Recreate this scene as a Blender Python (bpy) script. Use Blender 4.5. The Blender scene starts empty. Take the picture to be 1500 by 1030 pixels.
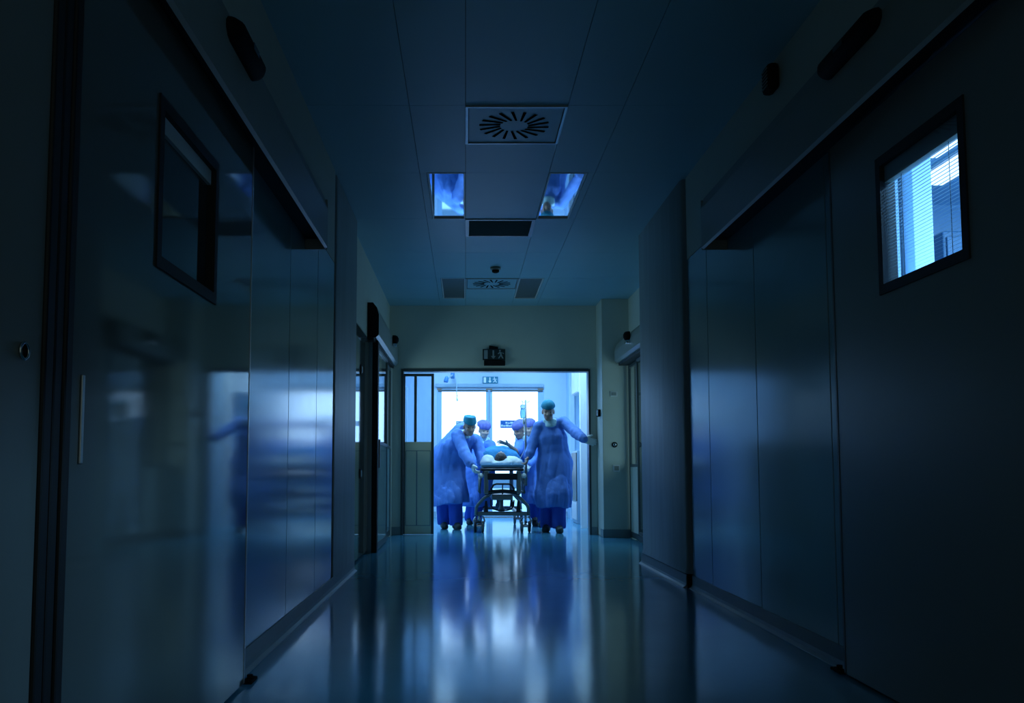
import bpy, bmesh, math, random
import numpy as np

SC = bpy.context.scene
COL = SC.collection
PI = math.pi
rnd = random.Random(7)

# ------------------------------------------------------------------ camera
CAM_H, FPX, TILT = 0.85, 1300.0, math.atan(99 / 1300)
cd = bpy.data.cameras.new('camera')
cam = bpy.data.objects.new('camera', cd)
COL.objects.link(cam)
cam.location = (0, 0, CAM_H)
cam.rotation_euler = (PI / 2 + TILT, 0, 0)
cd.sensor_width = 36
cd.lens = FPX / 1500 * 36
cd.shift_x = 68 / 1500
cd.shift_y = 72 / 1500
cd.clip_start = 0.02
SC.camera = cam

# ------------------------------------------------------------------ exposure, world
SC.view_settings.view_transform = 'Standard'
SC.view_settings.look = 'None'
SC.view_settings.gamma = 1
SC.view_settings.use_curve_mapping = False
SC.view_settings.exposure = 0.0
W = bpy.data.worlds.new('night_interior')
SC.world = W
W.use_nodes = True
W.node_tree.nodes['Background'].inputs[0].default_value = (0.40, 0.50, 0.46, 1)
W.node_tree.nodes['Background'].inputs[1].default_value = 0.30

BLUE = (0.36, 0.67, 1.0)


def area_light(name, loc, sx, sy, watts, color, parent=None, rot=(0, 0, 0)):
    l = bpy.data.lights.new(name, 'AREA')
    l.shape = 'RECTANGLE'
    l.size, l.size_y = sx, sy
    l.energy = watts
    l.color = color
    o = bpy.data.objects.new(name, l)
    COL.objects.link(o)
    o.location = loc
    o.rotation_euler = rot
    if parent:
        o.parent = parent
        o.location = [a - b for a, b in zip(loc, wloc(parent))]
    return o


# ------------------------------------------------------------------ helpers
def at(px, py, Y):
    """world point seen at photo pixel px,py on the plane at distance Y down the corridor"""
    c, s = math.cos(TILT), math.sin(TILT)
    a, b = (px - 682) / FPX, -(py - 587) / FPX
    k = Y / (c - b * s)
    return np.array([a * k, Y, CAM_H + (s + b * c) * k])


def wloc(o):
    p = [0.0, 0.0, 0.0]
    while o is not None:
        p = [a + b for a, b in zip(p, o.location)]
        o = o.parent
    return p


def tag(o, label=None, cat=None, group=None, kind=None):
    for k, v in (('label', label), ('category', cat), ('group', group), ('kind', kind)):
        if v:
            o[k] = v
    return o


def empty(name, loc, label=None, cat=None, group=None, kind=None):
    o = bpy.data.objects.new(name, None)
    o.empty_display_size = 0.05
    COL.objects.link(o)
    o.location = loc
    return tag(o, label, cat, group, kind)


class MB:
    """collects plain shapes in world coordinates into one mesh"""

    def __init__(s):
        s.v, s.f, s.sm = [], [], []

    def add(s, v, f, smooth=False):
        n = len(s.v)
        s.v += [tuple(map(float, p)) for p in v]
        s.f += [tuple(i + n for i in q) for q in f]
        s.sm += [smooth] * len(f)
        return s

    def box(s, lo, hi, bev=0.0):
        lo = [min(a, b) for a, b in zip(lo, hi)], [max(a, b) for a, b in zip(lo, hi)]
        lo, hi = lo
        if bev <= 0:
            v = [(x, y, z) for x in (lo[0], hi[0]) for y in (lo[1], hi[1]) for z in (lo[2], hi[2])]
            return s.add(v, [(0, 1, 3, 2), (4, 6, 7, 5), (0, 4, 5, 1), (2, 3, 7, 6), (0, 2, 6, 4), (1, 5, 7, 3)])
        bm = bmesh.new()
        bmesh.ops.create_cube(bm, size=1)
        for v in bm.verts:
            v.co = [(a + b) / 2 + c * (b - a) for a, b, c in zip(lo, hi, v.co)]
        bev = min(bev, 0.45 * min(b - a for a, b in zip(lo, hi)))
        bmesh.ops.bevel(bm, geom=bm.edges[:], offset=bev, segments=2, affect='EDGES', profile=0.5)
        bm.verts.index_update()
        s.add([v.co[:] for v in bm.verts], [[v.index for v in f.verts] for f in bm.faces])
        bm.free()
        return s

    def tube(s, path, r, seg=10, closed=False):
        path = [np.array(p, float) for p in path]
        n = len(path)
        rr = [r] * n if np.isscalar(r) else list(r)
        V, F = [], []
        prev = None
        for i, p in enumerate(path):
            if closed:
                t = path[(i + 1) % n] - path[i - 1]
            else:
                t = path[min(i + 1, n - 1)] - path[max(i - 1, 0)]
            t = t / (np.linalg.norm(t) + 1e-9)
            if prev is None:
                a = np.array([0, 0, 1.0]) if abs(t[2]) < 0.9 else np.array([1.0, 0, 0])
            else:
                a = prev
            u = a - t * a.dot(t)
            u /= np.linalg.norm(u) + 1e-9
            prev = u
            w = np.cross(t, u)
            for k in range(seg):
                g = 2 * PI * k / seg
                V.append(p + rr[i] * (u * math.cos(g) + w * math.sin(g)))
        m = n if closed else n - 1
        for i in range(m):
            j = (i + 1) % n
            for k in range(seg):
                l = (k + 1) % seg
                F.append((i * seg + k, i * seg + l, j * seg + l, j * seg + k))
        s.add(V, F, True)
        if not closed:
            b = len(s.v) - n * seg
            s.f += [tuple(b + k for k in range(seg))[::-1], tuple(b + (n - 1) * seg + k for k in range(seg))]
            s.sm += [False, False]
        return s

    def lathe(s, c, axis, prof, seg=20):
        """prof: list of (radius, distance along axis)"""
        ax = np.array(axis, float)
        ax /= np.linalg.norm(ax)
        a = np.array([0, 0, 1.0]) if abs(ax[2]) < 0.9 else np.array([1.0, 0, 0])
        u = a - ax * a.dot(ax)
        u /= np.linalg.norm(u)
        w = np.cross(ax, u)
        c = np.array(c, float)
        V, F = [], []
        for r, d in prof:
            for k in range(seg):
                g = 2 * PI * k / seg
                V.append(c + ax * d + r * (u * math.cos(g) + w * math.sin(g)))
        for i in range(len(prof) - 1):
            for k in range(seg):
                l = (k + 1) % seg
                F.append((i * seg + k, i * seg + l, (i + 1) * seg + l, (i + 1) * seg + k))
        s.add(V, F, True)
        b = len(s.v) - len(V)
        e = (len(prof) - 1) * seg
        s.f += [tuple(b + k for k in range(seg))[::-1], tuple(b + e + k for k in range(seg))]
        s.sm += [False, False]
        return s

    def prism(s, poly, o, u, w, n, depth):
        """flat outline poly (list of 2-d points) at o + a*u + b*w, extruded by depth along n"""
        o, u, w, n = (np.array(q, float) for q in (o, u, w, n))
        k = len(poly)
        V = [o + a * u + b * w for a, b in poly] + [o + a * u + b * w + n * depth for a, b in poly]
        F = [tuple(range(k)), tuple(range(k, 2 * k))[::-1]] + [(i, i + k, (i + 1) % k + k, (i + 1) % k) for i in range(k)]
        return s.add(V, F)

    def build(s, name, mat, parent=None, label=None, cat=None, group=None, kind=None, recalc=True):
        me = bpy.data.meshes.new(name)
        off = np.array(wloc(parent)) if parent else np.zeros(3)
        if not parent and s.v:
            a = np.array(s.v)
            off = np.array([(a[:, 0].min() + a[:, 0].max()) / 2, (a[:, 1].min() + a[:, 1].max()) / 2, a[:, 2].min()])
        me.from_pydata([tuple(np.array(p) - off) for p in s.v], [], s.f)
        me.polygons.foreach_set('use_smooth', s.sm)
        if recalc:
            bm = bmesh.new()
            bm.from_mesh(me)
            bmesh.ops.recalc_face_normals(bm, faces=bm.faces[:])
            bm.to_mesh(me)
            bm.free()
        me.materials.append(mat)
        o = bpy.data.objects.new(name, me)
        COL.objects.link(o)
        if parent:
            o.parent = parent
        else:
            o.location = off
        return tag(o, label, cat, group, kind)


def copy_tree(o, parent=None, shift=None):
    c = o.copy()
    COL.objects.link(c)
    if parent:
        c.parent = parent
    if shift is not None:
        c.location = [a + b for a, b in zip(c.location, shift)]
    for ch in [x for x in COL.objects if x.parent == o]:
        copy_tree(ch, c)
    return c


def box(name, lo, hi, mat, parent=None, bev=0.0, **k):
    return MB().box(lo, hi, bev).build(name, mat, parent, **k)


# ------------------------------------------------------------------ materials
def mat(name, col, rough=0.5, metal=0.0, noise=0.0, nscale=8.0, stretch=(1, 1, 1), bump=0.0, bscale=30.0, rvar=0.0, spec=0.5, coat=0.0, emit=None, estr=0.0, sheen=0.0):
    m = bpy.data.materials.new(name)
    m.use_nodes = True
    nt = m.node_tree
    b = nt.nodes['Principled BSDF']
    b.inputs['Base Color'].default_value = (*col, 1)
    b.inputs['Roughness'].default_value = rough
    b.inputs['Metallic'].default_value = metal
    b.inputs['Specular IOR Level'].default_value = spec
    b.inputs['Coat Weight'].default_value = coat
    b.inputs['Sheen Weight'].default_value = sheen
    if emit:
        b.inputs['Emission Color'].default_value = (*emit, 1)
        b.inputs['Emission Strength'].default_value = estr
    if noise or rvar or bump:
        tc = nt.nodes.new('ShaderNodeTexCoord')
        mp = nt.nodes.new('ShaderNodeMapping')
        mp.inputs['Scale'].default_value = stretch
        nt.links.new(tc.outputs['Object'], mp.inputs['Vector'])

        def nz(scale, detail=4):
            n = nt.nodes.new('ShaderNodeTexNoise')
            n.inputs['Scale'].default_value = scale
            n.inputs['Detail'].default_value = detail
            nt.links.new(mp.outputs[0], n.inputs['Vector'])
            return n
        if noise:
            n = nz(nscale)
            r = nt.nodes.new('ShaderNodeMapRange')
            r.inputs['To Min'].default_value = 1 - noise
            r.inputs['To Max'].default_value = 1 + noise
            nt.links.new(n.outputs['Fac'], r.inputs['Value'])
            mx = nt.nodes.new('ShaderNodeMix')
            mx.data_type = 'RGBA'
            mx.blend_type = 'MULTIPLY'
            mx.inputs['Factor'].default_value = 1
            mx.inputs['A'].default_value = (*col, 1)
            nt.links.new(r.outputs[0], mx.inputs['B'])
            nt.links.new(mx.outputs['Result'], b.inputs['Base Color'])
        if rvar:
            n = nz(nscale * 1.7)
            r = nt.nodes.new('ShaderNodeMapRange')
            r.inputs['To Min'].default_value = max(0.0, rough - rvar)
            r.inputs['To Max'].default_value = rough + rvar
            nt.links.new(n.outputs['Fac'], r.inputs['Value'])
            nt.links.new(r.outputs[0], b.inputs['Roughness'])
        if bump:
            n = nz(bscale)
            bp = nt.nodes.new('ShaderNodeBump')
            bp.inputs['Strength'].default_value = bump
            bp.inputs['Distance'].default_value = 0.01
            nt.links.new(n.outputs['Fac'], bp.inputs['Height'])
            nt.links.new(bp.outputs[0], b.inputs['Normal'])
    return m


def glass_mat(name, tint=(0.9, 0.95, 1.0), rough=0.02):
    m = bpy.data.materials.new(name)
    m.use_nodes = True
    nt = m.node_tree
    nt.nodes.clear()
    out = nt.nodes.new('ShaderNodeOutputMaterial')
    mx = nt.nodes.new('ShaderNodeMixShader')
    fr = nt.nodes.new('ShaderNodeFresnel')
    ge = nt.nodes.new('ShaderNodeNewGeometry')
    mr = nt.nodes.new('ShaderNodeMapRange')
    mr.inputs['To Min'].default_value = 1.5
    mr.inputs['To Max'].default_value = 1 / 1.5
    nt.links.new(ge.outputs['Backfacing'], mr.inputs['Value'])
    nt.links.new(mr.outputs[0], fr.inputs[0])
    tr = nt.nodes.new('ShaderNodeBsdfTransparent')
    tr.inputs[0].default_value = (*tint, 1)
    gl = nt.nodes.new('ShaderNodeBsdfGlossy')
    gl.inputs['Roughness'].default_value = rough
    nt.links.new(fr.outputs[0], mx.inputs[0])
    nt.links.new(tr.outputs[0], mx.inputs[1])
    nt.links.new(gl.outputs[0], mx.inputs[2])
    nt.links.new(mx.outputs[0], out.inputs[0])
    return m


M = dict(
    floor=mat('floor_vinyl', (0.09, 0.36, 0.54), 0.12, noise=0.12, nscale=3.0, rvar=0.03, bump=0.02, bscale=14.0),
    ceil=mat('ceiling_tile_metal', (0.30, 0.55, 0.63), 0.42, noise=0.05, nscale=2.0, rvar=0.04),
    dark=mat('joint_dark', (0.02, 0.025, 0.03), 0.7, noise=0.2),
    wall=mat('painted_wall', (0.60, 0.64, 0.56), 0.5, noise=0.05, nscale=4.0, bump=0.03, bscale=90),
    panel=mat('wall_panel_laminate', (0.20, 0.36, 0.41), 0.14, noise=0.06, nscale=2.5, rvar=0.03, coat=0.0),
    clad=mat('textured_wall_cladding', (0.26, 0.33, 0.35), 0.48, noise=0.30, nscale=9.0, stretch=(1, 1, 0.12), bump=0.25, bscale=40),
    leaf=mat('gloss_door_laminate', (0.13, 0.155, 0.15), 0.06, noise=0.04, nscale=2.0, spec=0.5),
    leafr=mat('satin_door_laminate', (0.22, 0.26, 0.26), 0.30, noise=0.04, nscale=2.0),
    rubber=mat('black_rubber', (0.006, 0.007, 0.009), 0.6, noise=0.2),
    alu=mat('brushed_aluminium', (0.45, 0.50, 0.52), 0.32, metal=0.7, noise=0.08, nscale=6, stretch=(1, 0.1, 1)),
    rail=mat('door_rail_paint', (0.30, 0.33, 0.30), 0.4, noise=0.06),
    base=mat('grey_skirting', (0.22, 0.29, 0.31), 0.45, noise=0.1),
    frame=mat('dark_door_frame', (0.05, 0.075, 0.08), 0.4, noise=0.1),
    tan=mat('beige_door_panel', (0.74, 0.72, 0.54), 0.4, noise=0.06, nscale=5),
    plastic=mat('black_plastic', (0.012, 0.011, 0.013), 0.75, noise=0.2, spec=0.12),
    slot=mat('vent_slot_black', (0.006, 0.008, 0.010), 0.9, noise=0.2, spec=0.0),
    mirror=mat('mirror_reflector', (0.80, 0.86, 0.92), 0.03, metal=1.0, rvar=0.01),
    dull=mat('darkened_reflector', (0.16, 0.19, 0.20), 0.35, metal=0.6, noise=0.1),  # mirror of the far ceiling lights darkened so its reflection looks dimmer
    white=mat('white_plastic', (0.75, 0.78, 0.78), 0.4, noise=0.04),
    room=mat('white_room_wall', (0.50, 0.66, 0.80), 0.5, noise=0.04),
    roomd=mat('pale_blue_door_frame', (0.36, 0.56, 0.74), 0.45, noise=0.04),
    roomg=mat('grey_blue_panel', (0.28, 0.42, 0.52), 0.4, noise=0.06),
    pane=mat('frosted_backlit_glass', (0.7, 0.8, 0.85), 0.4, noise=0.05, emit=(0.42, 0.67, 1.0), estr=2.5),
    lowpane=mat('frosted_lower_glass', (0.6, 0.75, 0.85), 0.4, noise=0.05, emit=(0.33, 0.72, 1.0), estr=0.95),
    lamp=mat('lamp_diffuser', (0.8, 0.9, 0.95), 0.4, noise=0.02, emit=(0.62, 0.84, 1.0), estr=4.0),
    lampside=mat('side_room_lamp_diffuser', (0.8, 0.9, 0.95), 0.4, noise=0.02, emit=(0.72, 0.88, 1.0), estr=2.2),
    glass=glass_mat('clear_glass'),
    dglass=mat('dark_window_glass', (0.035, 0.05, 0.055), 0.05, noise=0.1),
    gown=mat('surgical_gown_fabric', (0.115, 0.265, 0.72), 0.8, noise=0.12, nscale=6, bump=0.12, bscale=25, sheen=0.0),
    trousers=mat('dark_blue_scrub_fabric', (0.025, 0.09, 0.50), 0.8, noise=0.12, nscale=9, bump=0.15, bscale=30),
    teal=mat('teal_cap_fabric', (0.01, 0.21, 0.32), 0.8, noise=0.12, nscale=14, bump=0.15, bscale=60),
    violet=mat('violet_cap_fabric', (0.13, 0.15, 0.43), 0.8, noise=0.12, nscale=14, bump=0.2, bscale=60),
    mask=mat('pale_face_mask', (0.50, 0.76, 0.82), 0.75, noise=0.06, nscale=20),
    glove=mat('latex_glove', (0.66, 0.74, 0.74), 0.45, noise=0.06, nscale=20),
    skin=mat('skin', (0.42, 0.26, 0.19), 0.5, noise=0.06, nscale=18),
    skinl=mat('light_skin', (0.55, 0.38, 0.30), 0.5, noise=0.06, nscale=18),
    hair=mat('dark_hair', (0.03, 0.022, 0.02), 0.6, noise=0.3, nscale=40, bump=0.4, bscale=120),
    eye=mat('eye', (0.10, 0.09, 0.09), 0.2, noise=0.1),
    shoe=mat('dark_clog', (0.03, 0.05, 0.05), 0.5, noise=0.15),
    drape=mat('teal_blanket', (0.015, 0.20, 0.42), 0.85, noise=0.12, nscale=8, bump=0.2, bscale=30),
    pillow=mat('white_pillow_fabric', (0.66, 0.72, 0.72), 0.8, noise=0.05, nscale=8, bump=0.1, bscale=30),
    sheet=mat('pale_blue_sheet', (0.22, 0.48, 0.75), 0.8, noise=0.06, bump=0.1, bscale=30),
    gblack=mat('gurney_black_vinyl', (0.012, 0.013, 0.018), 0.45, noise=0.2),
    gsteel=mat('gurney_painted_steel', (0.24, 0.27, 0.26), 0.35, metal=0.3, noise=0.12),
    chrome=mat('chrome_tube', (0.62, 0.68, 0.72), 0.15, metal=1.0, noise=0.05),
    ivbag=mat('iv_bag_fluid', (0.22, 0.50, 0.66), 0.25, noise=0.1),
    ivtop=mat('iv_bag_clear_plastic', (0.40, 0.58, 0.66), 0.25, noise=0.1),
    signd=mat('unlit_exit_sign_green', (0.008, 0.03, 0.035), 0.35, noise=0.1),
    signt=mat('exit_sign_teal', (0.01, 0.20, 0.30), 0.45, noise=0.05),
    signw=mat('sign_white_print', (0.75, 0.82, 0.84), 0.5, noise=0.03),
    signg=mat('dim_sign_print', (0.28, 0.34, 0.36), 0.5, noise=0.03),
    signb=mat('sign_blue', (0.01, 0.13, 0.42), 0.45, noise=0.05),
    lamparm=mat('blue_painted_arm', (0.05, 0.22, 0.5), 0.4, noise=0.1),
    cabblue=mat('blue_cabinet_paint', (0.03, 0.12, 0.22), 0.4, noise=0.06),
    slat=mat('blind_slat', (0.55, 0.64, 0.66), 0.45, noise=0.05),
)

for k in ('ivbag', 'ivtop'):
    M[k].node_tree.nodes['Principled BSDF'].inputs['Transmission Weight'].default_value = 0.75
    M[k].node_tree.nodes['Principled BSDF'].inputs['IOR'].default_value = 1.1

# ------------------------------------------------------------------ setting: floor, ceiling, walls
XL, XR, YE, HC = -0.93, 1.61, 11.47, 2.968
Y0 = -0.9          # where the corridor shell stops behind the camera

box('floor', (-2.2, Y0, -0.08), (3.2, 15.9, 0), M['floor'], label='polished grey blue vinyl corridor floor mirroring the bright doorway', cat='floor', kind='structure')

cl = empty('ceiling', (0, 0, HC), 'dim suspended ceiling of large smooth metal tiles', 'ceiling', kind='structure')
box('soffit', (-1.6, Y0, HC + 0.10), (2.6, YE, HC + 0.16), M['dark'], cl)
rows = [5.05 + 1.185 * k for k in range(-5, 6)] + [YE]
cols = [(-1.15, -0.33), (-0.33, 0.0), (0.0, 0.6), (0.6, 0.93), (0.93, 2.15)]


def tile(x0, x1, y0, y1):
    g = 0.0016
    box('tile', (x0 + g, y0 + g, HC), (x1 - g, y1 - g, HC + 0.02), M['ceil'], cl)


for i in range(len(rows) - 1):
    y0, y1 = rows[i], rows[i + 1]
    for j, (x0, x1) in enumerate(cols):
        if j in (1, 3) and i in (6, 9):
            tile(x0, x0 + 0.05, y0, y1) if j == 1 else tile(x1 - 0.05, x1, y0, y1)
            continue
        ya = y0
        if j == 2 and i in (5, 7, 9):
            ya = y0 + {5: 0.60, 7: 0.56, 9: 0.56}[i]
        tile(x0, x1, ya, y1)

# left wall
wl = empty('wall_left', (XL, 0, 0), 'corridor wall of smooth grey panels beside the glossy sliding door', 'wall', kind='structure')
box('backing', (XL - 0.14, Y0, 0), (XL - 0.02, 6.22, HC + 0.1), M['dark'], wl)
ys = [Y0, 0.3, 1.25, 2.2, 3.0, 3.80, 4.65, 5.52, 6.2]
for a, b in zip(ys, ys[1:]):
    box('panel', (XL - 0.02, a + 0.004, 0.09), (XL, b - 0.004, 2.30), M['panel'], wl, bev=0.002)
box('upper_panel', (XL - 0.02, Y0, 2.304), (XL, 6.2, HC), M['wall'], wl)
box('cladding', (XL - 0.16, 6.25, 0.0), (XL + 0.006, 7.46, HC), M['clad'], wl, bev=0.02)
box('backing', (XL - 0.20, 7.46, 0), (XL - 0.10, 9.02, HC + 0.1), M['dark'], wl)
box('panel', (XL - 0.10, 7.47, 0.02), (XL - 0.06, 9.0, 2.165), M['leaf'], wl, bev=0.004)
box('upper_panel', (XL - 0.10, 7.465, 2.17), (XL - 0.06, YE, HC), M['wall'], wl)
box('backing', (XL - 0.30, 9.02, 2.17), (XL - 0.20, YE, HC + 0.1), M['dark'], wl)
box('backing', (XL - 0.30, 11.30, 0), (XL - 0.20, YE, 2.17), M['dark'], wl)
box('reveal', (XL - 0.20, 9.0, 0.0), (XL - 0.022, 9.15, 2.17), M['panel'], wl)
box('side_panel', (XL - 0.20, 11.30, 0.0), (XL - 0.02, YE, 2.28), M['wall'], wl)

# right wall
wr = empty('wall_right', (XR, 0, 0), 'corridor wall of smooth grey panels beside the door with the lit window', 'wall', kind='structure')
for a, b, z0, z1 in ((Y0, 2.1, 0, HC + .1), (2.1, 3.66, 2.15, HC + .1), (3.66, 6.38, 0, HC + .1)):
    box('backing', (XR + 0.02, a, z0), (XR + 0.14, b, z1), M['dark'], wr)
for a, b in ((Y0, 0.2), (0.2, 1.15), (1.15, 2.1), (3.9, 4.89), (4.89, 5.85), (5.85, 6.36)):
    box('panel', (XR, a + 0.004, 0.09), (XR + 0.02, b - 0.004, 2.36), M['panel'], wr, bev=0.002)
box('panel', (XR, 3.664, 0.09), (XR + 0.02, 3.896, 2.36), M['panel'], wr, bev=0.002)
box('upper_panel', (XR, Y0, 2.364), (XR + 0.02, 6.36, HC), M['wall'], wr)
MB().prism([(0.03, 0.02), (0.03, 1.60), (0.05, 1.635), (0.60, 1.635), (0.60, 0.02)], (XR - 0.005, 6.372, 0), (1, 0, 0), (0, 1, 0), (0, 0, 1), HC).build('backing', M['dark'], wr)
clad = MB()
prof = [(0.05, 0.0), (0.012, 0.015), (0.0, 0.05), (0.0, 1.60), (0.012, 1.63), (0.05, 1.645)]
V, F = [], []
for z, dx in ((0.10, -0.012), (0.14, 0.0), (HC, 0.0)):
    V += [(XR - 0.03 + a + dx, 6.372 + b, z) for a, b in prof]
n = len(prof)
for r in range(2):
    for k in range(n - 1):
        F.append((r * n + k, r * n + k + 1, (r + 1) * n + k + 1, (r + 1) * n + k))
clad.add(V, F, True)
clad.build('cladding', M['clad'], wr)
# recess on the right beyond the cladding, pier
box('backing', (2.10, 8.05, 0), (2.25, 9.15, HC + 0.1), M['dark'], wr)
box('backing', (2.10, 9.15, 2.16), (2.25, 11.0, HC + 0.1), M['dark'], wr)
box('backing', (2.10, 11.0, 0), (2.25, YE, HC + 0.1), M['dark'], wr)
box('side_panel', (2.04, 8.05, 0), (2.10, 9.15, HC), M['wall'], wr)
box('side_panel', (2.04, 9.15, 2.16), (2.10, 11.0, HC), M['wall'], wr)

pier = empty('wall_pier', (1.9, 11.2, 0), 'pale square pier between the bright doorway and the glazed side door', 'wall', kind='structure')
box('column', (1.70, 11.0, 0.0), (2.10, YE, HC), M['wall'], pier, bev=0.006)
box('baseboard', (1.69, 10.985, 0.0), (2.04, 11.2, 0.10), M['base'], pier, bev=0.003)

# end wall with the wide opening
OX0, OX1, OZ = -0.816, 1.597, 2.115
we = empty('wall_end', (0.4, YE, 0), 'pale wall above and around the wide bright doorway', 'wall', kind='structure')
box('left_pier', (-1.25, YE, 0), (OX0 - 0.0, YE + 0.14, HC + 0.1), M['wall'], we)
box('right_pier', (OX1, YE, 0), (2.25, YE + 0.14, HC + 0.1), M['wall'], we)
box('lintel', (OX0, YE, OZ), (OX1, YE + 0.14, HC + 0.1), M['wall'], we)
box('frame_jamb', (OX1 - 0.005, YE - 0.015, 0), (OX1 + 0.02, YE + 0.155, OZ + 0.02), M['frame'], we)
box('frame_jamb', (OX0 - 0.02, YE - 0.015, 0), (OX0 + 0.01, YE + 0.155, OZ + 0.02), M['frame'], we)
box('frame_head', (OX0 + 0.01, YE - 0.015, OZ - 0.012), (OX1 - 0.005, YE + 0.155, OZ + 0.025), M['frame'], we)
box('baseboard', (OX1 + 0.022, YE - 0.012, 0), (1.69, YE - 0.001, 0.10), M['base'], we)
box('baseboard', (-1.1, YE - 0.012, 0), (OX0 - 0.022, YE - 0.001, 0.10), M['base'], we)


def cove(name, x, sgn, y0, y1, label):
    """coved vinyl skirting: upright strip and a quarter-round foot on the floor"""
    prof = [(0.0, 0.092), (0.006, 0.092), (0.006, 0.03), (0.012, 0.014), (0.028, 0.004), (0.03, 0.0), (0.0, 0.0)]
    MB().prism([(sgn * a, b) for a, b in prof], (x, y0, 0), (1, 0, 0), (0, 0, 1), (0, 1, 0), y1 - y0).build(name, M['base'], None, label, 'skirting', None, 'structure')


cove('baseboard_left', XL + 0.0001, 1, 3.6, 7.46, 'dark coved skirting under the panels beside the glossy sliding door')
cove('baseboard_right', XR - 0.0301, -1, 6.41, 8.04, 'dark coved skirting under the textured wall cladding')
cove('baseboard_side', XR - 0.0001, -1, 3.75, 6.36, 'dark coved skirting under the grey panels past the windowed door')

# ------------------------------------------------------------------ near sliding doors and their rails
d1 = empty('door_1', (-0.87, 2.7, 0), 'glossy grey sliding door with a dark window, mirroring the doorway', 'door', kind='structure')
LX = -0.867
wy0, wy1, wz0, wz1 = 2.44, 3.035, 1.413, 1.911
lf = MB()
for lo, hi in (((1.94, 0.012), (wy0, 2.16)), ((wy1, 0.012), (3.535, 2.16)), ((wy0, 0.012), (wy1, wz0)), ((wy0, wz1), (wy1, 2.16))):
    lf.box((LX - 0.045, lo[0], lo[1]), (LX, hi[0], hi[1]))
lf.build('leaf', M['leaf'], d1)
wf = MB()
t = 0.036
for lo, hi in (((wy0, wz0), (wy1, wz0 + t)), ((wy0, wz1 - t), (wy1, wz1)), ((wy0, wz0 + t), (wy0 + t, wz1 - t)), ((wy1 - t, wz0 + t), (wy1, wz1 - t))):
    wf.box((LX - 0.05, lo[0], lo[1]), (LX + 0.006, hi[0], hi[1]))
wf.build('window_frame', M['rubber'], d1)
box('pane', (LX - 0.030, wy0 + t, wz0 + t), (LX - 0.024, wy1 - t, wz1 - t), M['dglass'], d1)
box('blind_rail', (LX - 0.024, wy0 + t, wz1 - t - 0.05), (LX - 0.012, wy1 - t, wz1 - t), M['slat'], d1)
box('rubber_seal', (LX - 0.045, 1.90, 0.012), (LX + 0.006, 1.938, 2.16), M['rubber'], d1, bev=0.006)
box('edge_strip', (LX - 0.045, 3.536, 0.012), (LX + 0.002, 3.55, 2.16), M['alu'], d1)
box('handle', (LX, 1.988, 0.86), (LX + 0.006, 2.002, 1.06), M['alu'], d1, bev=0.002)

d2 = empty('door_2', (-0.87, 1.2, 0), 'dark second sliding leaf with a round lock ring, edge on the frame', 'door', kind='structure')
box('leaf', (LX - 0.045, 0.2, 0.012), (LX, 1.80, 2.16), M['leafr'], d2)
box('rubber_seal', (LX - 0.045, 1.802, 0.012), (LX + 0.008, 1.842, 2.16), M['rubber'], d2, bev=0.006)
box('rubber_seal', (LX - 0.045, 1.852, 0.012), (LX + 0.004, 1.892, 2.16), M['rubber'], d2, bev=0.006)
rg = MB()
rg.tube([(LX + 0.004, 1.724 + 0.016 * math.cos(a), 1.079 + 0.016 * math.sin(a)) for a in [2 * PI * k / 24 for k in range(24)]], 0.0032, 8, True)
lk = rg.build('lock_ring', M['chrome'], d2)
MB().lathe((LX, 1.724, 1.079), (1, 0, 0), [(0.0155, 0), (0.0155, 0.002), (0.006, 0.002), (0.005, 0.004)]).build('keyhole', M['plastic'], lk)

d3 = empty('door_3', (1.58, 2.8, 0), 'dark sliding door with a lit window behind a slatted blind', 'door', kind='structure')
RX = 1.556
wy0, wy1, wz0, wz1 = 2.69, 3.285, 1.495, 2.014
lf = MB()
for lo, hi in (((1.95, 0.012), (wy0, 2.21)), ((wy1, 0.012), (3.70, 2.21)), ((wy0, 0.012), (wy1, wz0)), ((wy0, wz1), (wy1, 2.21))):
    lf.box((RX, lo[0], lo[1]), (RX + 0.045, hi[0], hi[1]))
lf.build('leaf', M['leafr'], d3)
wf = MB()
for lo, hi in (((wy0, wz0), (wy1, wz0 + t)), ((wy0, wz1 - t), (wy1, wz1)), ((wy0, wz0 + t), (wy0 + t, wz1 - t)), ((wy1 - t, wz0 + t), (wy1, wz1 - t))):
    wf.box((RX - 0.006, lo[0], lo[1]), (RX + 0.05, hi[0], hi[1]))
wf.build('window_frame', M['rubber'], d3)
box('pane', (RX + 0.004, wy0 + t, wz0 + t), (RX + 0.008, wy1 - t, wz1 - t), M['glass'], d3)
box('light_stop_strip', (RX + 0.012, 1.96, 0.001), (RX + 0.032, 3.70, 0.012), M['rubber'], d3)  # added strip, blocks side room light leaking under the leaf
box('edge_strip', (RX - 0.002, 3.701, 0.012), (RX + 0.045, 3.715, 2.21), M['frame'], d3)
bl = box('blind', (RX + 0.012, wy0 + t, wz1 - t - 0.062), (RX + 0.036, wy1 - t, wz1 - t), M['rail'], d3)
z = wz0 + t + 0.008
first = None
while z < wz1 - t - 0.07:
    if first is None:
        first = MB().prism([(0.0, 0.0), (0.014, 0.0062), (0.014, 0.0070), (0.0, 0.0008)], (RX + 0.016, wy0 + t + 0.002, z), (1, 0, 0), (0, 0, 1), (0, 1, 0), wy1 - wy0 - 2 * t - 0.004).build('slat', M['slat'], bl)
        zf = z
    else:
        c = first.copy()
        COL.objects.link(c)
        c.location = (first.location[0], first.location[1], first.location[2] + z - zf)
    z += 0.0125
cords = MB()
for y in (wy0 + 0.14, wy1 - 0.14):
    cords.tube([(RX + 0.023, y, wz0 + t), (RX + 0.023, y, wz1 - t - 0.06)], 0.0012, 5)
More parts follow.
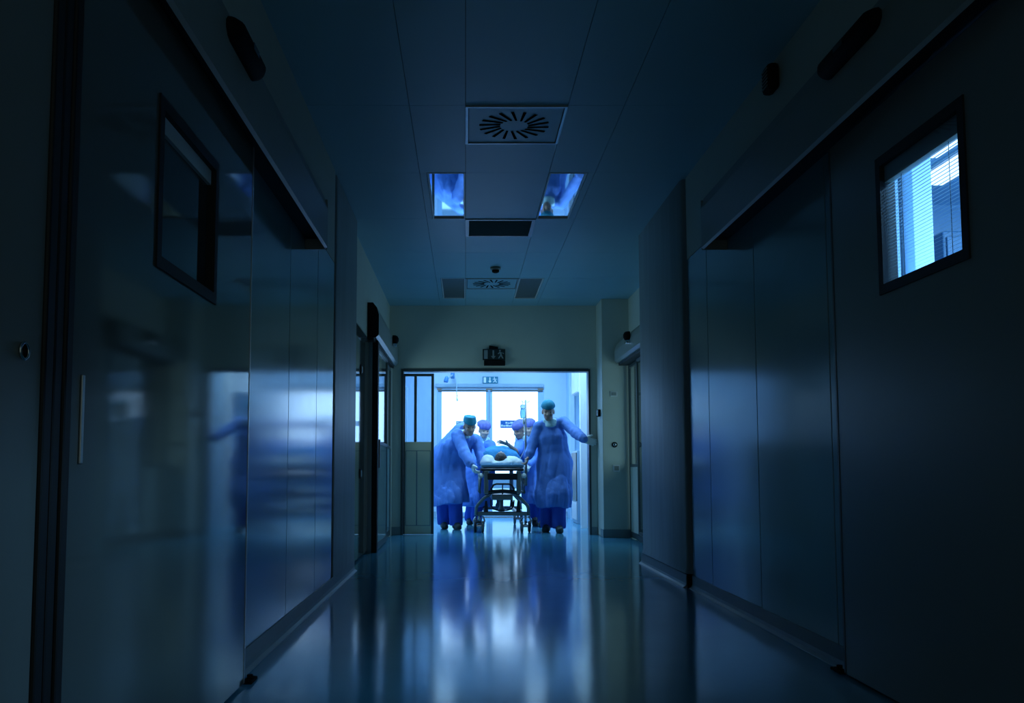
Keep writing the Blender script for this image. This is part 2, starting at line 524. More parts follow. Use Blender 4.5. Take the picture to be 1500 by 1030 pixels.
cords.build('ladder_cord', M['dark'], bl)


def near_rail(name, xf, xw, z0, z1, yend, label):
    s = 1 if xf < xw else -1
    e = empty(name, (xf, 2.5, z0), label, 'door rail', kind=None)
    prof = [(xf + s * 0.012, z0), (xf, z0 + 0.012), (xf, z1 - 0.07), (xf + s * 0.02, z1), (xw, z1), (xw, z1 - 0.012), (xf + s * 0.024, z1 - 0.012), (xf + s * 0.012, z1 - 0.07), (xf + s * 0.012, z0)]
    MB().prism(prof[:-1], (0, Y0, 0), (1, 0, 0), (0, 0, 1), (0, 1, 0), yend - Y0 - 0.012).build('cover', M['rail'], e)
    a, b = sorted((xf + s * 0.002, xw))
    box('end_cap', (a, yend - 0.012, z0), (b, yend, z1 - 0.01), M['rail'], e, bev=0.004)
    a, b = sorted((xf + s * 0.03, xw))
    box('track', (a, Y0, z0 + 0.06), (b - 0.0, yend - 0.014, z0 + 0.10), M['dark'], e)
    return e


near_rail('sliding_door_rail', -0.80, XL - 0.0, 2.115, 2.42, 5.07, 'long boxed door rail above the glossy sliding door')
near_rail('sliding_door_rail', 1.45, XR, 2.19, 2.51, 5.38, 'long boxed door rail above the door with the lit window')


def floor_guide(x, y, label):
    MB().box((x - 0.02, y - 0.05, 0), (x + 0.02, y + 0.05, 0.012), 0.003).tube([(x, y, 0.01), (x, y, 0.028)], 0.012, 12).build('floor_guide', M['plastic'], None, label, 'door guide')


floor_guide(LX + 0.005, 3.62, 'small black floor guide at the foot of the glossy sliding door')
floor_guide(RX + 0.01, 3.79, 'small black floor guide at the foot of the windowed sliding door')


def sensor_bar(y0, y1, x, z, sgn, label):
    e = empty('motion_sensor', (x, (y0 + y1) / 2, z), label, 'sensor')
    m = MB()
    V, F = [], []
    seg = 12
    st = [(y0, 0.30), (y0 + 0.02, 0.8), (y0 + 0.05, 1.0), (y1 - 0.05, 1.0), (y1 - 0.02, 0.8), (y1, 0.30)]
    for y, k in st:
        for i in range(seg):
            a = PI * i / (seg - 1) - PI / 2
            V.append((x + sgn * 0.055 * k * math.cos(a), y, z + 0.042 * k * math.sin(a)))
    for r in range(len(st) - 1):
        for i in range(seg):
            F.append((r * seg + i, r * seg + (i + 1) % seg, (r + 1) * seg + (i + 1) % seg, (r + 1) * seg + i))
    F += [tuple(range(seg)), tuple((len(st) - 1) * seg + i for i in range(seg))[::-1]]
    m.add(V, F, True).build('cover', M['plastic'], e)
    box('lens', (x + sgn * 0.0541, (y0 + y1) / 2 - 0.04, z - 0.012), (x + sgn * 0.0562, (y0 + y1) / 2 + 0.04, z + 0.012), M['dglass'], e)


sensor_bar(2.86, 3.26, -0.80, 2.335, 1, 'long black motion sensor on the rail above the glossy sliding door')
sensor_bar(2.98, 3.46, 1.45, 2.43, -1, 'long black motion sensor on the rail above the windowed door')
e = empty('wall_speaker', (XR, 4.45, 2.84), 'small rounded dark speaker high on the wall under the ceiling', 'speaker')
MB().box((XR - 0.06, 4.40, 2.79), (XR, 4.52, 2.93), 0.022).build('housing', M['plastic'], e)
g = MB()
for k in range(6):
    g.box((XR - 0.0625, 4.418, 2.81 + k * 0.018), (XR - 0.0595, 4.502, 2.817 + k * 0.018))
g.build('grille', M['gsteel'], e)

# ------------------------------------------------------------------ far side doors
d4 = empty('door_4', (-0.95, 10.2, 0), 'glazed sliding door with dark frames beside the bright doorway', 'door', kind='structure')
DX = -0.925


def glazed(d, x, y0, y1, zt, zg0, zg1, mats=('frame', 'panel')):
    fr, th = 0.035, 0.03
    s = MB()
    for lo, hi in (((y0, 0.01), (y0 + fr, zt)), ((y1 - fr, 0.01), (y1, zt)), ((y0 + fr, zt - fr), (y1 - fr, zt)), ((y0 + fr, 0.01), (y1 - fr, 0.08)), ((y0 + fr, zg0 - fr), (y1 - fr, zg0))):
        s.box((x - th / 2, lo[0], lo[1]), (x + th / 2, hi[0], hi[1]), 0.003)
    s.build('leaf_frame', M[mats[0]], d)
    box('pane', (x - 0.004, y0 + fr, zg0), (x + 0.004, y1 - fr, zg1), M['glass'], d)
    box('lower_panel', (x - 0.008, y0 + fr, 0.08), (x + 0.008, y1 - fr, zg0 - fr), M[mats[1]], d)
    if zg1 < zt - fr - 0.01:
        box('upper_panel', (x - 0.008, y0 + fr, zg1), (x + 0.008, y1 - fr, zt - fr), M[mats[1]], d)


box('post', (DX - 0.025, 9.03, 0), (DX + 0.03, 9.14, 2.16), M['rubber'], d4, bev=0.008)
glazed(d4, DX, 9.15, 10.35, 2.12, 1.13, 2.08)
glazed(d4, DX - 0.04, 10.30, 11.28, 2.12, 1.13, 2.08)
box('handle', (DX + 0.016, 9.22, 0.85), (DX + 0.04, 9.25, 1.15), M['alu'], d4, bev=0.005)

d5 = empty('door_5', (2.0, 10.1, 0), 'narrow glazed sliding door in the recess behind the textured cladding', 'door', kind='structure')
glazed(d5, 2.0, 9.2, 10.28, 2.12, 0.12, 2.08, ('frame', 'wall'))
glazed(d5, 2.035, 10.28, 10.98, 2.12, 0.9, 2.08, ('frame', 'wall'))


def far_rail(xf, xw, y0, y1, z0, z1, label, capmat):
    s = 1 if xf < xw else -1
    e = empty('sliding_door_rail', (xf, (y0 + y1) / 2, z0), label, 'door rail')
    prof = [(xw, z0), (xf + s * 0.03, z0), (xf, z0 + 0.03), (xf, z1 - 0.12), (xf + s * 0.02, z1 - 0.05), (xf + s * 0.06, z1), (xw, z1)]
    MB().prism(prof, (0, y0 + 0.015, 0), (1, 0, 0), (0, 0, 1), (0, 1, 0), y1 - y0 - 0.03).build('cover', M['rail'], e)
    MB().prism(prof, (0, y0, 0), (1, 0, 0), (0, 0, 1), (0, 1, 0), 0.014).build('end_cap', M[capmat], e)
    MB().prism(prof, (0, y1 - 0.014, 0), (1, 0, 0), (0, 0, 1), (0, 1, 0), 0.014).build('end_cap', M['rail'], e)
    box('track', (min(xf + s * 0.05, xw), y0 + 0.02, z0 - 0.03), (max(xf + s * 0.05, xw - s * 0.0), y1 - 0.02, z0), M['dark'], e)
    return e


far_rail(-0.875, -0.99, 8.86, 11.40, 2.165, 2.52, 'boxed door rail with a black end above the glazed sliding door', 'plastic')
far_rail(1.85, 2.04, 9.15, 10.97, 2.15, 2.42, 'pale boxed door rail above the glazed door in the recess', 'rail')


def dome_sensor(x, y, z, sgn, label):
    e = empty('door_sensor', (x, y, z), label, 'sensor')
    MB().lathe((x, y, z), (sgn, 0, 0.0), [(0.055, 0), (0.055, 0.03), (0.045, 0.055), (0.02, 0.07)], 18).build('dome', M['plastic'], e)
    MB().box((x, y - 0.06, z - 0.085), (x + sgn * 0.05, y + 0.06, z - 0.05), 0.01).build('bracket', M['chrome'], e)


dome_sensor(-0.872, 10.55, 2.385, 1, 'black dome sensor on the rail over the glazed sliding door')
dome_sensor(1.853, 9.95, 2.34, -1, 'black dome sensor on the rail in the recess')


def wall_switch(name, c, n, w, h, label, matl='white'):
    """a small plate with a rocker on a wall; n is the wall's facing direction"""
    c, n = np.array(c, float), np.array(n, float)
    u = np.cross(n, (0, 0, 1.0))
    e = empty(name, c, label, 'switch')
    r = lambda a, b: [(-a, -b), (a, -b), (a, b), (-a, b)]
    MB().prism(r(w / 2, h / 2), c, u, (0, 0, 1), n, 0.008).build('plate', M[matl], e)
    MB().prism(r(w * 0.32, h * 0.32), c + n * 0.008, u, (0, 0, 1), n, 0.006).build('rocker', M['rail'], e)


wall_switch('light_switch', (1.845, 11.0, 1.77), (0, -1, 0), 0.085, 0.06, 'small switch plate high on the pale pier')
wall_switch('light_switch', (1.865, 11.0, 0.85), (0, -1, 0), 0.085, 0.085, 'small square switch plate low on the pale pier')
wall_switch('light_switch', (-0.99, 8.35, 1.78), (1, 0, 0), 0.09, 0.09, 'upper dark plate on the glossy panel before the glazed door', 'plastic')
wall_switch('light_switch', (-0.99, 8.35, 0.80), (1, 0, 0), 0.09, 0.09, 'lower dark plate on the glossy panel before the glazed door', 'plastic')
e = empty('push_button', (1.845, 11.0, 1.14), 'round steel push button on the pale pier', 'button')
MB().lathe((1.845, 11.0, 1.14), (0, -1, 0), [(0.035, 0), (0.035, 0.006), (0.028, 0.010), (0.02, 0.010)], 20).build('ring', M['plastic'], e)
MB().lathe((1.845, 10.99, 1.14), (0, -1, 0), [(0.02, 0), (0.02, 0.006), (0.012, 0.009)], 16).build('button_cap', M['chrome'], e)
e = empty('card_reader', (1.70, 11.2, 1.545), 'small black card reader on the edge of the pier', 'reader')
MB().box((1.655, 11.15, 1.50), (1.70, 11.24, 1.59), 0.008).build('housing', M['plastic'], e)
MB().box((1.652, 11.13, 1.505), (1.668, 11.15, 1.585), 0.004).build('side_plate', M['chrome'], e)

# sliding leaf standing half in the wide opening
d6 = empty('door_6', (-0.62, YE + 0.05, 0), 'half open beige door leaf with glazed top in the wide doorway', 'door', kind='structure')
x0, x1, yk = OX0 + 0.012, OX0 + 0.405, YE + 0.05
s = MB()
zt = OZ - 0.035
for a, b, z0, z1 in ((x0, x0 + .02, 0.003, zt), (x1 - .035, x1, 0.003, zt), (x0 + .02, x1 - .035, zt - .035, zt), (x0 + 0.135, x0 + 0.17, 1.19, zt - .035)):
    s.box((a, yk - 0.02, z0), (b, yk + 0.02, z1), 0.003)
s.build('leaf_frame', M['frame'], d6)
box('lower_panel', (x0 + .02, yk - 0.016, 0.003), (x1 - .035, yk + 0.016, 1.19), M['tan'], d6)
for a, b in ((x0 + 0.035, x0 + 0.165), (x0 + 0.18, x1 - 0.05)):
    box('inset_panel', (a, yk - 0.020, 0.12), (b, yk - 0.0165, 1.07), M['tan'], d6)
    mo = MB()
    for c, d, z0, z1 in ((a - .008, b + .008, .112, .12), (a - .008, b + .008, 1.07, 1.078), (a - .008, a, .12, 1.07), (b, b + .008, .12, 1.07)):
        mo.box((c, yk - 0.0185, z0), (d, yk - 0.0162, z1))
    mo.build('moulding', M['base'], d6)
box('pane', (x0 + .02, yk - 0.004, 1.19), (x0 + 0.135, yk + 0.004, zt - .035), M['glass'], d6)
box('pane', (x0 + .17, yk - 0.004, 1.19), (x1 - .035, yk + 0.004, zt - .035), M['glass'], d6)

# ------------------------------------------------------------------ ceiling things
def light_fixture(x0, x1, y0, y1, label, refl='mirror'):
    e = empty('ceiling_light', ((x0 + x1) / 2, (y0 + y1) / 2, HC), label, 'ceiling light', 'unlit recessed ceiling lights')
    fr = MB()
    g = 0.012
    for a, b, c, d in ((x0, x1, y0, y0 + g), (x0, x1, y1 - g, y1), (x0, x0 + g, y0 + g, y1 - g), (x1 - g, x1, y0 + g, y1 - g)):
        fr.box((a, c, HC - 0.003), (b, d, HC + 0.03))
    fr.build('frame', M['white'], e)
    box('reflector', (x0 + g, y0 + g, HC + 0.010), (x1 - g, y1 - g, HC + 0.016), M[refl], e)


for x0, x1, side in ((-0.277, -0.003, 'over the gloved man side'), (0.603, 0.877, 'over the tall man side')):
    light_fixture(x0, x1, rows[6] + 0.003, rows[7] - 0.003, f'mirrored unlit ceiling light, nearer one of its row, {side}')
    light_fixture(x0, x1, rows[9] + 0.003, rows[10] - 0.003, f'mirrored unlit ceiling light near the end wall, {side}', 'dull')


def swirl_vent(x0, x1, y0, y1, label):
    e = empty('ceiling_vent', ((x0 + x1) / 2, (y0 + y1) / 2, HC), label, 'vent')
    box('plate', (x0 + 0.02, y0 + 0.02, HC - 0.004), (x1 - 0.02, y1 - 0.02, HC + 0.02), M['ceil'], e, bev=0.002)
    fr = MB()
    g = 0.016
    for a, b, c, d in ((x0, x1, y0, y0 + g), (x0, x1, y1 - g, y1), (x0, x0 + g, y0 + g, y1 - g), (x1 - g, x1, y0 + g, y1 - g)):
        fr.box((a, c, HC - 0.010), (b, d, HC + 0.02))
    fr.build('frame', M['alu'], e)
    cx, cy = (x0 + x1) / 2, (y0 + y1) / 2
    for k in range(18):
        a = 2 * PI * k / 18
        u = np.array([math.cos(a), math.sin(a), 0])
        w = np.array([-math.sin(a), math.cos(a), 0])
        o = np.array([cx, cy, HC - 0.0042])
        MB().prism([(0.085, 0.018), (0.215, 0.008), (0.215, 0.026), (0.085, 0.030)], o, u, w, (0, 0, -1), 0.003).build('slot_shade', M['slot'], e)  # solid black strips stand for the shade inside open slots
    return e


swirl_vent(0.0, 0.6, 5.05, 5.65, 'square swirl vent with dark radial slots, the nearer of two')
swirl_vent(0.0, 0.6, rows[9], rows[9] + 0.56, 'square swirl vent near the end wall, beyond the smoke detector')
e = empty('return_grille', (0.3, 7.7, HC), 'dark grey rectangular return air grille in the ceiling', 'vent')
fr = MB()
for a, b, c, d in ((0, .6, 7.42, 7.45), (0, .6, 7.95, 7.98), (0, .03, 7.45, 7.95), (.57, .6, 7.45, 7.95)):
    fr.box((a, c, HC - 0.008), (b, d, HC + 0.02))
fr.build('frame', M['gsteel'], e)
box('backing', (0.03, 7.45, HC + 0.015), (0.57, 7.95, HC + 0.03), M['gsteel'], e)
for k in range(20):
    y = 7.46 + k * 0.0248
    MB().prism([(0, 0.012), (0.014, 0), (0.016, 0.002), (0.002, 0.014)], (0.03, y, HC - 0.002), (0, 1, 0), (0, 0, 1), (1, 0, 0), 0.54).build('blade', M['gsteel'], e)
e = empty('smoke_detector', (0.317, 9.25, HC), 'small dark round smoke detector on the ceiling', 'smoke detector')
MB().lathe((0.317, 9.25, HC), (0, 0, -1), [(0.055, -0.001), (0.055, 0.02), (0.046, 0.03)], 20).build('base', M['gsteel'], e)
MB().lathe((0.317, 9.25, HC - 0.03), (0, 0, -1), [(0.038, 0), (0.038, 0.02), (0.02, 0.03)], 20).build('chamber', M['plastic'], e)


# ------------------------------------------------------------------ exit signs
def exit_sign(x0, x1, z0, z1, y, body, ink, label, lampbox=False):
    e = empty('exit_sign', ((x0 + x1) / 2, y, z0), label, 'exit sign')
    box('panel', (x0, y - 0.035, z0), (x1, y - 0.001 if not lampbox else y - 0.01, z1), M[body], e, bev=0.003)
    w, h = x1 - x0, z1 - z0
    f = y - 0.0352
    P = lambda pts: [(x0 + a * w, z0 + b * h) for a, b in pts]
    put = lambda nm, pts: MB().prism(P(pts), (0, f, 0), (1, 0, 0), (0, 0, 1), (0, -1, 0), 0.0012).build(nm, M[ink], e)
    put('door_symbol', [(0.06, 0.10), (0.22, 0.10), (0.22, 0.90), (0.06, 0.90)])
    put('arrow_symbol', [(0.47, 0.08), (0.58, 0.36), (0.505, 0.36), (0.505, 0.88), (0.435, 0.88), (0.435, 0.36), (0.36, 0.36)])
    man = MB()
    for pts in ([(0.74, 0.78), (0.78, 0.78), (0.80, 0.85), (0.78, 0.92), (0.74, 0.92), (0.72, 0.85)],
                [(0.74, 0.76), (0.82, 0.70), (0.85, 0.42), (0.78, 0.40)],
                [(0.78, 0.42), (0.85, 0.44), (0.92, 0.14), (0.87, 0.12)],
                [(0.77, 0.44), (0.80, 0.36), (0.72, 0.12), (0.68, 0.16)],
                [(0.75, 0.74), (0.78, 0.66), (0.69, 0.52), (0.66, 0.58)],
                [(0.80, 0.70), (0.83, 0.66), (0.93, 0.56), (0.94, 0.62)]):
        man.prism(P(pts), (0, f, 0), (1, 0, 0), (0, 0, 1), (0, -1, 0), 0.0012)
    man.build('running_figure', M[ink], e)
    return e


a, b = at(707, 512, YE), at(740, 528, YE)
e = exit_sign(a[0], b[0], b[2], a[2], YE - 0.01, 'signd', 'signg', 'unlit dark exit sign on the wall above the doorway', True)
c = at(709, 536, YE)
box('lamp_housing', (c[0], YE - 0.07, c[2]), (b[0] - 0.002, YE, b[2] - 0.006), M['plastic'], e, bev=0.006)
MB().prism([(0.08, 0), (0.20, 0), (0.20, 0.03), (0.085, 0.05)], (a[0], YE - 0.03, a[2]), (1, 0, 0), (0, 0, 1), (0, 1, 0), 0.03).build('bracket', M['plastic'], e)

# ------------------------------------------------------------------ bright room beyond the doorway
YB = 15.5
RC = 2.95
wb = empty('wall_back', (0.4, YB, 0), 'pale wall of the bright room around the two backlit doors', 'wall', kind='structure')
bx0, bx1 = at(640, 700, YB)[0], at(797, 700, YB)[0]
zd = at(700, 571, YB)[2]
xs = [at(p, 600, YB)[0] for p in (640, 647, 712, 721, 788, 797)]
box('left_part', (-2.2, YB, 0), (xs[0], YB + 0.15, RC), M['room'], wb)
box('right_part', (xs[5], YB, 0), (3.2, YB + 0.15, RC), M['room'], wb)
box('lintel', (xs[0], YB, zd + 0.03), (xs[5], YB + 0.15, RC), M['room'], wb)
zr = at(700, 565, YB)[2]
bxr = box('door_track', (at(638, 565, YB)[0], YB - 0.05, zr - 0.03), (at(796, 565, YB)[0], YB - 0.001, zr + 0.03), M['roomg'], None, bev=0.006, label='grey blue track rail above the two backlit doors', cat='door rail')


def back_door(name, xa, xb, pa, pb, label):
    d = empty(name, ((xa + xb) / 2, YB + 0.03, 0), label, 'door', kind='structure')
    s = MB()
    for p, q, z0, z1 in ((xa, pa, 0.01, zd), (pb, xb, 0.01, zd), (pa, pb, zd - 0.02, zd + 0.02), (pa, pb, 0.01, 0.09), ):
        s.box((p, YB + 0.0, z0), (q, YB + 0.05, z1), 0.004)
    s.build('leaf_frame', M['roomd'], d)
    box('pane', (pa, YB + 0.02, 0.72), (pb, YB + 0.03, zd - 0.02), M['pane'], d)
    box('kick_rail', (pa, YB + 0.004, 0.50), (pb, YB + 0.046, 0.72), M['roomg'], d, bev=0.004)
    box('lower_pane', (pa, YB + 0.02, 0.09), (pb, YB + 0.03, 0.50), M['lowpane'], d)
    box('hanger_bar', (xa + 0.02, YB - 0.02, zd - 0.035), (xb - 0.02, YB - 0.002, zd - 0.005), M['frame'], d, bev=0.004)
    return d


mid = (xs[2] + xs[3]) / 2
d7 = back_door('door_7', xs[0], mid - 0.002, xs[1], xs[2], 'backlit frosted door behind the bent man in blue')
d8 = back_door('door_8', mid + 0.002, xs[5], xs[3], xs[4], 'backlit frosted door carrying the blue sign')


def plate(d, p0, p1, body, bars):
    a, b = at(p0[0], p0[1], YB), at(p1[0], p1[1], YB)
    s = box('sign', (a[0], YB - 0.012, b[2]), (b[0], YB + 0.02, a[2]), M[body], d)
    for q0, q1 in bars:
        c, e = at(q0[0], q0[1], YB), at(q1[0], q1[1], YB)
        m = MB()
        x = c[0]
        k = 0
        while x < e[0] - 0.02:                                   # letters too small to read: strokes of print
            wl_ = 0.030 + 0.010 * ((k * 7) % 3)
            m.box((x, YB - 0.0135, e[2]), (min(x + wl_, e[0]), YB - 0.012, c[2] - 0.012 * ((k * 5) % 2)))
            x += wl_ + 0.006
            k += 1
        m.build('lettering', M['signw'], s, kind='stuff')
    return s


plate(d8, (733, 616), (772, 627), 'signb', [((740.5, 618.2), (770, 620.8)), ((734, 622.2), (770, 625.2))])
plate(d7, (668, 617), (682, 624), 'roomg', [((669, 618.5), (680, 619.5))])

a, b = at(707, 552, YB), at(729.5, 562, YB)
exit_sign(a[0], b[0], b[2], a[2], YB, 'signt', 'signw', 'small teal exit sign above the backlit doors')

rl = empty('wall_room_left', (-1.05, 13.5, 0), 'pale side wall of the bright room behind the half open leaf', 'wall', kind='structure')
box('surface', (-1.45, YE + 0.14, 0), (-1.35, YB, RC), M['room'], rl)
rr = empty('wall_room_right', (1.9, 13.5, 0), 'pale stepped side wall of the bright room beside the tall man', 'wall', kind='structure')
xc = at(830, 600, YB)[0]
box('surface', (2.20, YE + 0.14, 0), (2.30, YB, RC), M['room'], rr)
rp = empty('wall_pilaster', (xc + 0.2, 15.2, 0), 'blue grey pilaster in the far corner of the bright room', 'wall', kind='structure')
box('pilaster', (xc, 14.9, 0), (2.199, YB, RC), M['roomd'], rp)
box('edge_trim', (xc - 0.02, 14.86, 0), (xc + 0.06, 14.9, RC), M['room'], rp)
rt = empty('wall_return', (1.9, 12.75, 0), 'short pale wall return just inside the doorway beside the tall man', 'wall', kind='structure')
box('return_edge', (1.645, 12.7, 0), (1.73, 12.8, RC), M['white'], rt)
box('return_wall', (1.73, 12.7, 0), (2.199, 12.8, RC), M['room'], rt)
box('baseboard', (-1.35, YB - 0.015, 0), (xs[0] - 0.01, YB, 0.10), M['roomg'], wb)
box('baseboard', (xs[5] + 0.01, YB - 0.015, 0), (xc, YB, 0.10), M['roomg'], wb)
rc = empty('ceiling_room', (0.4, 13.5, RC), 'pale ceiling of the bright room', 'ceiling', kind='structure')
box('surface', (-1.45, YE + 0.14, RC), (2.3, YB + 0.15, RC + 0.06), M['room'], rc)


def room_lamp(x, y, sx, sy, watts, label):
    e = empty('room_light', (x, y, RC), label, 'ceiling light', 'lit lamps of the bright room')
    box('housing', (x - sx / 2 - .03, y - sy / 2 - .03, RC - 0.03), (x + sx / 2 + .03, y + sy / 2 + .03, RC), M['white'], e)
    area_light('lamp', (x, y, RC - 0.035), sx, sy, watts, BLUE, e)


for y, wt, where in ((12.05, 34, 'just behind the doorway'), (13.3, 24, 'midway to the backlit doors'), (14.6, 10, 'close to the backlit doors')):
    room_lamp(-0.35, y, 0.3, 0.9, wt, f'lit ceiling lamp {where}, over the bent man side')
    room_lamp(1.15, y, 0.3, 0.9, wt, f'lit ceiling lamp {where}, over the tall man side')

# things in the bright room
a, b = at(655, 558, 15.3), at(663, 550, 15.3)
e = empty('wall_lamp_arm', (a[0], YB, a[2]), 'blue jointed lamp arm high on the back wall', 'lamp')
MB().tube([(b[0], YB, b[2] + 0.02), (b[0], 15.25, b[2]), (a[0] - 0.02, 15.1, a[2])], 0.018, 10).build('arm', M['roomg'], e)
MB().lathe((b[0], 15.27, b[2] - 0.06), (0, 0, 1), [(0.03, 0), (0.035, 0.03), (0.035, 0.09), (0.02, 0.12)], 14).build('joint', M['lamparm'], e)
MB().lathe((a[0] - 0.02, 15.08, a[2] - 0.05), (0.2, 0, 1), [(0.035, 0), (0.04, 0.03), (0.03, 0.09), (0.015, 0.11)], 14).build('lamp_head', M['lamparm'], e)
a, b = at(669, 546, 14.2), at(669.5, 583, 14.2)
e = empty('pull_cord', (a[0], 14.2, RC), 'thin hanging pull cord in front of the back wall', 'cord')
MB().tube([(a[0], 14.2, RC), (a[0], 14.2, b[2] + 0.06), (a[0] + 0.01, 14.2, b[2] + 0.02)], 0.006, 6).build('cord', M['roomg'], e)
MB().lathe((a[0] + 0.012, 14.2, b[2] - 0.05), (-0.15, 0, 1), [(0.008, 0), (0.018, 0.02), (0.012, 0.06), (0.004, 0.075)], 12).build('handle', M['white'], e)
# equipment seen through the glazed leaf
e = empty('equipment_rail', (-1.05, 14.2, 1.2), 'tall grey supply column with bottles seen through the glazed leaf', 'rack')
MB().box((-1.00, 14.15, 0.0), (-0.93, 14.25, 2.15), 0.008).build('post', M['roomg'], e)
MB().box((-1.12, 14.05, 0.0), (-0.86, 14.35, 0.05), 0.01).build('foot', M['roomg'], e)
for k, zz in enumerate((1.30, 1.62, 1.92)):
    t2 = MB().box((-1.20, 14.05, zz), (-0.99, 14.3, zz + 0.02), 0.004).build('tray', M['roomg'], e)
for k, (x, zz, h, mt) in enumerate(((-1.15, 1.32, 0.16, 'white'), (-1.07, 1.32, 0.13, 'lamparm'), (-1.14, 1.64, 0.14, 'plastic'), (-1.06, 1.64, 0.17, 'white'), (-1.11, 1.94, 0.18, 'lamparm'))):
    nm = {'white': 'white', 'lamparm': 'blue', 'plastic': 'black'}[mt]
    lev = {1.32: 'lowest', 1.64: 'middle', 1.94: 'topmost'}[zz]
    q = empty('dispenser_bottle', (x, 14.17, zz), f'{nm} dispenser bottle on the {lev} tray of the supply column', 'bottle', 'bottles on the supply column')
    MB().lathe((x, 14.17, zz), (0, 0, 1), [(0.030, 0), (0.032, 0.01), (0.032, h * 0.7), (0.012, h * 0.85)], 14).build('body', M[mt], q)
    MB().lathe((x, 14.17, zz + h * 0.85), (0, 0, 1), [(0.014, 0), (0.014, h * 0.1), (0.006, h * 0.15)], 12).build('cap', M['roomd'], q)
e = empty('wall_cabinet', (2.1, 13.9, 1.8), 'white cabinet hanging high on the room side wall', 'cabinet')
p, q = at(846, 575, 13.9), at(857, 548, 13.9)
MB().box((p[0], 13.9, p[2]), (2.198, 14.6, q[2] + 0.25), 0.01).build('body', M['white'], e)
MB().box((p[0] - 0.012, 13.92, p[2] + 0.015), (p[0] - 0.001, 14.24, q[2] + 0.23), 0.003).build('door', M['white'], e)
MB().box((p[0] - 0.012, 14.26, p[2] + 0.015), (p[0] - 0.001, 14.58, q[2] + 0.23), 0.003).build('door', M['white'], e)
e = empty('waste_cabinet', (2.05, 13.3, 0), 'tall grey blue cabinet standing at the room side wall', 'cabinet')
p, q = at(846, 748, 13.6), at(850, 660, 13.6)
MB().box((p[0], 13.6, 0.0), (2.198, 14.2, q[2]), 0.01).build('body', M['roomg'], e)
MB().box((p[0] - 0.015, 13.62, 0.35), (p[0] - 0.001, 14.18, q[2] - 0.03), 0.004).build('door', M['frame'], e)
MB().box((p[0] - 0.015, 13.62, 0.06), (p[0] - 0.001, 14.18, 0.33), 0.004).build('drawer', M['white'], e)

# ------------------------------------------------------------------ added rooms with fill lights behind the two glazed side doors
for nm, xa, xb, xo, wt, lb in (('wall_fill_left', -2.15, -1.23, -2.2, 16, 'added fill light room behind the glazed door beside the doorway'), ('wall_fill_right', 2.25, 3.15, 3.2, 12, 'added fill light room behind the glazed door in the recess')):
    ax = empty(nm, ((xa + xb) / 2, 10.2, 0), lb, 'wall', kind='structure')
    box('side_wall', (min(xo, xb if xo > 0 else xa), 8.9, 0), (max(xo, xa if xo < 0 else xb), YE, 2.6), M['room'], ax)
    box('near_wall', (xa, 8.9, 0), (xb, 9.0, 2.6), M['room'], ax)
    box('far_wall', (xa, YE - 0.08, 0), (xb, YE, 2.6), M['room'], ax)
    box('ceiling', (xa, 8.9, 2.6), (xb, YE, 2.66), M['room'], ax)
    area_light('lamp', (xa + 0.08 if xo < 0 else xb - 0.08, 10.1, 1.25), 1.3, 1.2, wt, (0.50, 0.84, 0.88), ax, (0, (-1 if xo < 0 else 1) * PI / 2, 0))  # added panel light, brightens the end wall and far corridor through the glass

# ------------------------------------------------------------------ side room behind the blind
sr = empty('wall_side_room', (3.0, 4.5, 0), 'pale walls of the lit side room seen through the blind', 'wall', kind='structure')
SY = 6.2
box('far_wall', (1.76, SY, 0), (5.0, SY + 0.1, 2.72), M['room'], sr)
box('near_wall', (1.76, 1.4, 0), (5.0, 1.5, 2.72), M['room'], sr)
box('side_wall', (5.0, 1.4, 0), (5.1, SY + 0.1, 2.72), M['room'], sr)
box('partition', (1.765, 4.30, 0), (2.14, 4.40, 2.72), M['room'], sr)
box('partition_panel', (1.765, 4.285, 0.1), (at(1316, 300, 4.29)[0], 4.299, 2.60), M['room'], sr, bev=0.003)
box('column', (at(1337, 300, 4.2)[0], 4.2, 0), (at(1366, 300, 4.2)[0], 4.45, 2.72), M['room'], sr, bev=0.004)
box('inner_wall', (1.75, 1.5, 0), (1.76, 2.1, 2.7), M['room'], sr)
box('inner_wall', (1.75, 3.66, 0), (1.76, SY, 2.7), M['room'], sr)
box('inner_wall', (1.75, 2.1, 2.2), (1.76, 3.66, 2.7), M['room'], sr)
box('floor_side_room', (1.75, 1.4, -0.06), (5.1, SY + 0.1, 0), M['floor'], None, label='floor of the lit side room', cat='floor', kind='structure')
box('ceiling_side_room', (1.75, 1.4, 2.72), (5.1, SY + 0.1, 2.8), M['roomd'], None, label='pale blue ceiling of the lit side room', cat='ceiling', kind='structure')
for x0, x1, y0, y1, dz, lb in ((2.62, 2.72, 3.4, 5.0, 0.05, 'slim lit ceiling lamp nearest the blind'), (2.91, 3.10, 3.6, 5.65, 0.0, 'broad lit ceiling lamp behind the slim one')):
    e = empty('strip_light', ((x0 + x1) / 2, (y0 + y1) / 2, 2.69), lb, 'ceiling light')
    box('housing', (x0 - .02, y0 - .02, 2.70 - dz), (x1 + .02, y1 + .02, 2.72), M['white'], e)
    box('diffuser', (x0, y0, 2.685 - dz), (x1, y1, 2.70 - dz), M['lampside'], e)
area_light('lamp', (3.5, 3.6, 2.66), 0.5, 1.2, 200, (0.34, 0.68, 1.0), sr)
area_light('lamp', (2.5, 2.7, 2.62), 0.3, 0.8, 70, (0.34, 0.68, 1.0), sr)  # added light outside the view, brightens the partition and column
xa = at(1368, 340, 5.6)[0]
e = empty('blue_cabinet', (xa + 0.4, 5.75, 0), 'tall blue cabinet in the lit side room', 'cabinet')
zc = at(1390, 338, 5.5)[2]
MB().box((xa, 5.5, 0.0), (xa + 0.9, 6.0, zc), 0.01).build('body', M['cabblue'], e)
